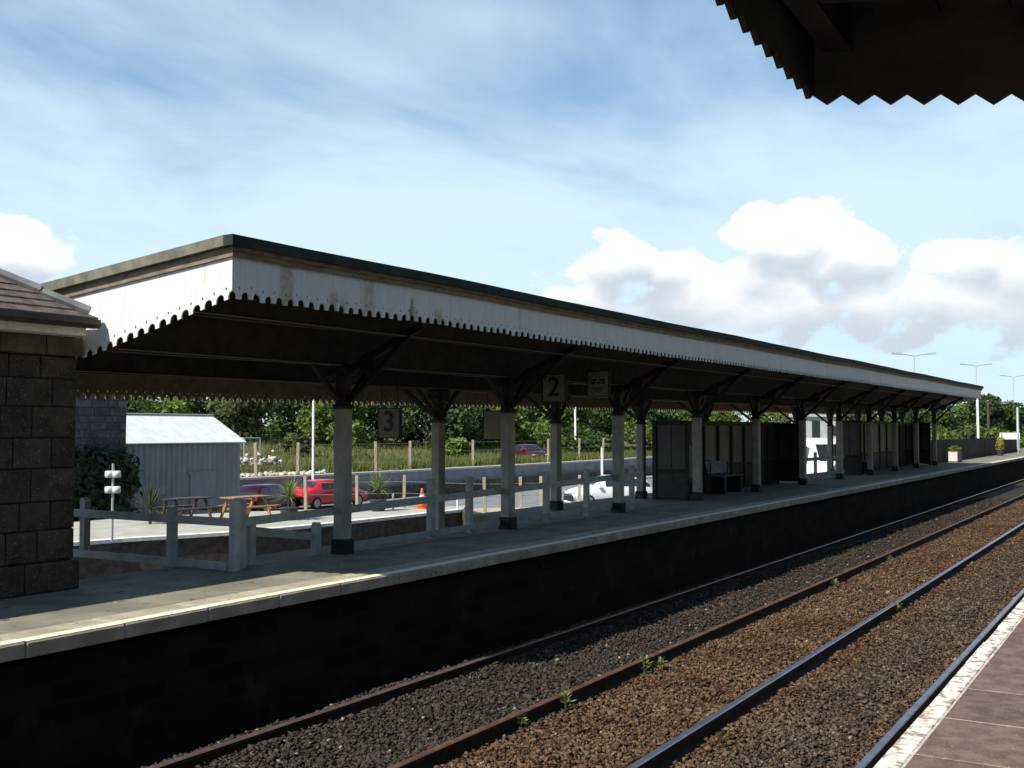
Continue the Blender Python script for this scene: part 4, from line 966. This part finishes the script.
NAMES = ['behind the station building', 'above the stone house', 'just above the shed roof ridge', 'right of the shed roof ridge', 'above the mesh fence', 'left of the white pole', 'right of the white pole, behind the first column', 'behind the number 3 sign', 'behind the second far column', 'left of the blank sign board', 'above the plum red car',
         'left of the tall far column under the number 2', 'right of the number 2 sign', 'under the lettered sign', 'right of the sixth column', 'above the left end of the nearer shelter', 'low above the nearer shelter', 'small, left of the bright sky gap', 'right of the bright sky gap', 'small, left of the white house', 'right of the white house', 'above the farther shelter', 'above the right end of the farther shelter']
for k, (px, D, ty, rad, lf) in enumerate(TR):
    c = at_depth(px, 436, D); top = at_depth(px, ty, D).z; bz = -.2+max(0, (D-100)*.02)
    tree((c.x, c.y, bz), top-bz, rad, 'leaf%d' % lf, '%s tree %s' % (DESC[lf], NAMES[k]), 100+k)
# low bushes in front of the trees
BU = [(345, 80, 418, 1.8, 2, 'bright green bush behind the first canopy column'), (300, 79, 436, 1.6, 3, 'low olive bush on the bank left of the white pole'), (545, 96, 422, 2.2, 2, 'bright bush above the plum red car'), (590, 98, 436, 2.4, 0, 'low bush on the bank below the lettered sign'), (575, 104, 425, 2.2, 1, 'dark bush below the lettered sign'),
      (455, 84, 439, 1.4, 2, 'low bush on the grassy bank left of the blank sign'), (640, 108, 424, 3.2, 2, 'bush at the left end of the nearer shelter')]
for k, (px, D, ty, rad, lf, lab) in enumerate(BU):
    c = at_depth(px, 446, D); top = at_depth(px, ty, D).z; bz = -.3
    tree((c.x, c.y, bz), max(1.0, top-bz), rad, 'leaf%d' % lf, lab, 300+k, 1500, 8, .26, 'bushes on the bank', .1, 'bush', .8)
# far right: trees beyond the platform end
TR2 = [(932, 95, 409, 3.4, 1, 'dark tree at the left behind the black fence'), (958, 125, 402, 5.0, 2, 'broad light green tree behind the white post'), (990, 118, 391, 3.2, 1, 'tall dark tree just right of the canopy end'), (1004, 120, 400, 3.4, 0, 'tree left of the grey platform lamp pole'),
       (1016, 126, 405, 3.6, 1, 'dark tree beside the right border above the fence'), (1040, 126, 410, 4.0, 0, 'tree cut by the right border'), (978, 135, 398, 3.6, 0, 'tree behind the white post and the dark tree')]
for k, (px, D, ty, rad, lf, lab) in enumerate(TR2):
    c = at_depth(px, 436, D); top = at_depth(px, ty, D).z; tree((c.x, c.y, -1.2), top+1.2, rad, 'leaf%d' % lf, lab, 500+k, 4200, 14, .34, 'trees beyond the platform end')
for k, (px, D, ty, rad, lf, lab) in enumerate([(925, 78, 428, 2.0, 2, 'yellow green bush at the left behind the black fence'), (945, 82, 427, 2.2, 2, 'yellow green bush left of the white post'), (962, 84, 428, 2.2, 3, 'olive bush beside the white post'), (985, 88, 428, 2.6, 2, 'light green bush right of the white post'), (1003, 92, 429, 2.6, 2, 'light green bush near the white sign')]):
    c = at_depth(px, 446, D); top = at_depth(px, ty, D).z; tree((c.x, c.y, -1.5), top+1.5, rad, 'leaf%d' % lf, lab, 600+k, 2200, 9, .26, 'bushes behind the black fence', .1, 'bush', .8)

# white house between the shelters
c = at_depth(812, 440, 118); t = thing('white_house', 'white house with a dark doorway seen between the shelters', 'house', (c.x, c.y, -1.0))
ux, uy = RT.x, RT.y; M = Matrix.Rotation(math.atan2(uy, ux), 4, 'Z')
def hb(nm, mt, *a): m = MB(); m.box(*a, M=M); m.obj(nm, mt, t)
hb('wall', 'house_wall', -1.2, 3.2, 0, 4, 0, 4.0); hb('door', 'house_dark', .0, .85, -.06, -.005, .9, 3.6); hb('window', 'house_dark', 2.0, 2.7, -.06, -.005, 2.0, 3.0); hb('roof', 'house_wall', -1.4, 3.4, -.3, 4.2, 4.005, 4.35)

# ================================================================== right-hand end of the island platform
FD = 9.75
bf = thing('board_fence', 'black close-boarded fence along the back of the far platform', 'fence', (53.5, FD, 0))
BM = MB().box(0, .34, -.012, .012, 0, 1.14).mesh('board', 'fence_black')
for i in range(95):
    o = place('board', BM, bf, (.36*i, random.uniform(-.006, .006), -.02+random.uniform(-.01, .01)-.002*i*.36))
for x in range(0, 34, 3): MB().box(x-.06, x+.06, .013, .12, -.1, 1.12).obj('post', 'fence_black', bf)
# planter box
p = at_z(951, 462, 0); t = thing('planter', 'flower planter, sunlit end shown by a white panel, in front of the black fence', 'planter', (p.x, 9.25, 0))
MB().box(-.62, .62, -.22, .22, 0, .55).obj('box', 'rear_board', t); MB().box(-.645, -.622, -.20, .20, .06, .50).obj('lit_end_panel', 'white_metal', t)  # white panel stands in for sunlight on the box end
V, Fq = leafcloud(700, [(np.array([x, 0, .62]), .20) for x in (-.45, -.15, .15, .45)], .10, 9); place('flowers', np_mesh('flowers', V, Fq, 'leaf2'), t)
p = at_z(999, 457.5, 0); t = thing('potted_conifer', 'round yellow green potted shrub before the black fence', 'plant', (p.x+4.6, 9.1, 0))
MB().lathe([(.16, 0), (.22, .36), (.19, .37)], 12).obj('pot', 'pot', t)
mat('gold_leaf', (.28, .30, .04), (.42, .40, .07), .6, 5, island=.3, trans=.3)
V, Fq = leafcloud(1100, [(np.array([0, 0, z_]), r_) for z_, r_ in ((.5, .24), (.72, .26), (.95, .20))], .09, 10); place('foliage', np_mesh('foliage', V, Fq, 'gold_leaf'), t)
# poles and lamps
def pole(px, py0, py1, D, r, lab, mt='white_metal', lean=0, base=None, cat='post', name='pole'):
    b = at_depth(px, py0, D); a = at_depth(px, py1, D); h = b.z-(base if base is not None else a.z)
    t = thing(name, lab, cat, (b.x, b.y, b.z-h)); MB().lathe([(r*1.7, 0), (r*1.7, .25), (r*1.05, .28), (r, h-.06), (r*.8, h)], 12).obj('shaft', mt, t, True)
    MB().lathe([(r*.82, h), (r*.85, h+.03), (r*.3, h+.07)], 12).obj('cap', 'galv', t, True); t.rotation_euler[1] = lean
    return t
pole(313.5, 401, 480, 57.5, .062, 'tall white pole standing behind the red car', base=CPZ)
pole(575.5, 407, 470, 100, .09, 'white pole against the trees right of the number 2', base=-.4, lean=R(-1.0))
pole(602, 448, 460, 66, .07, 'short white post behind the white hatchback', base=-1.6)
pole(977.5, 396, 440, 68, .07, 'white post standing behind the black fence', base=-.5)
pole(1017.5, 408, 455, 78, .09, 'pale grey lamp pole on the far platform at the right', 'galv', base=0)
pole(988, 401, 428, 105, .12, 'brown timber pole among the trees at the right', 'bark', base=-1.2)
def street_lamp(px, py, D, lab, spread):
    b = at_depth(px, py, D); h = b.z+2.4; t = thing('street_lamp', lab, 'lamp', (b.x, b.y, -2.4), math.atan2(RT.y, RT.x), 'twin headed car park lamps')
    MB().lathe([(.12, 0), (.12, 1.2), (.085, 1.25), (.055, h)], 10).obj('column', 'galv', t, True)
    for sg in (-1, 1):
        MB().tube([(0, 0, h-.02), (sg*spread*.35, 0, h+.10), (sg*spread*.60, 0, h+.14)], .035, 6).obj('arm', 'galv', t)
        m = MB(); x0, x1 = sg*spread*.58, sg*spread*1.05
        m.hexa([(x0, -.10, h+.10), (x1, -.15, h+.14), (x1, .15, h+.14), (x0, .10, h+.10), (x0, -.08, h+.20), (x1, -.10, h+.28), (x1, .10, h+.28), (x0, .08, h+.20)]); m.obj('lamp_head', 'galv', t)
street_lamp(914, 356, 84, 'left and nearest of the three twin headed lamps', 1.6)
street_lamp(976, 366, 118, 'middle one of the three twin headed lamps', 1.6)
street_lamp(1013, 377, 142, 'right and farthest of the three twin headed lamps', 1.6)
t = thing('station_sign', 'white sign board on posts at the far right above the fence', 'sign', tuple(at_d(1010, 455, 9.4)), R(100))
MB().box(-.62, .62, -.03, .03, 1.05, 1.50).obj('panel', 'white_metal', t)
for x in (-.5, .5): MB().box(x-.03, x+.03, .031, .08, -.05, 1.48).obj('leg', 'galv', t)

# ================================================================== canopy of the near platform, overhead at the right
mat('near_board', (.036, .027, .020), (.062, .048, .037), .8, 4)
nc = thing('platform_canopy', 'dark underside of the near canopy with zigzag boards, top right', 'canopy', (0, 0, 0))
E1, ED = 4.64, 1.30
mat('near_board', (.075, .062, .05), (.11, .09, .075), .8, 4)
def nz(d): return 3.04+.155*(d-ED)
ZW = .131
def zig(f, th, m, w=ZW, h=.055):
    m.prism([f(0, .0), f(w/2, -h), f(w, 0), f(w, .42), f(0, .42)], th)
i = 0; d = ED
while d > -4.6:
    m = MB(); d1 = d-ZW
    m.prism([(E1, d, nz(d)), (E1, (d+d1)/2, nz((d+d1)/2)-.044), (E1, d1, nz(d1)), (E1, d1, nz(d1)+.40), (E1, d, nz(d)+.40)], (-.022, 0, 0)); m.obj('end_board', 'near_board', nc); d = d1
s = E1-.03
ZM = MB().prism([(0, 0, 0), (-ZW/2, 0, -.044), (-ZW, 0, 0), (-ZW, 0, .42), (0, 0, .42)], (0, -.022, 0)).mesh('front_board', 'near_board')
while s > -6: place('front_board', ZM, nc, (s, ED, 3.04+(E1-s)*.045)); s -= ZW
def ns(m, d0, d1, z0, z1, s0=-6, s1=E1-.025):
    f = lambda s, d: nz(d)+(E1-s)*.045
    m.hexa([(s0, d0, f(s0, d0)+z0), (s1, d0, f(s1, d0)+z0), (s1, d1, f(s1, d1)+z0), (s0, d1, f(s0, d1)+z0), (s0, d0, f(s0, d0)+z1), (s1, d0, f(s1, d0)+z1), (s1, d1, f(s1, d1)+z1), (s0, d1, f(s0, d1)+z1)]); return m
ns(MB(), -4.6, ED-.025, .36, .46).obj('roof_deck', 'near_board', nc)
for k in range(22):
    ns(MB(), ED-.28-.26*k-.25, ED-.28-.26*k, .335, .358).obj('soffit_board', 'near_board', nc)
for d in (ED-.12, ED-1.0, ED-2.6): ns(MB(), d-.06, d+.06, .18, .334).obj('long_beam', 'beam', nc)
for s in (4.1, 3.0, 1.9, .8, -.3): ns(MB(), -4.5, ED-.05, .20, .3345, s-.04, s+.04).obj('rafter', 'beam', nc)
for s in (1.2, -4.5):
    c_ = place('column', None, nc, (s, -2.2, 0)); MB().bbox(-.1, .1, -.1, .1, -.02, .2, .02).obj('base', 'black_paint', c_); MB().bbox(-.08, .08, -.08, .08, .19, 2.7, .02).obj('shaft', 'column_paint', c_)
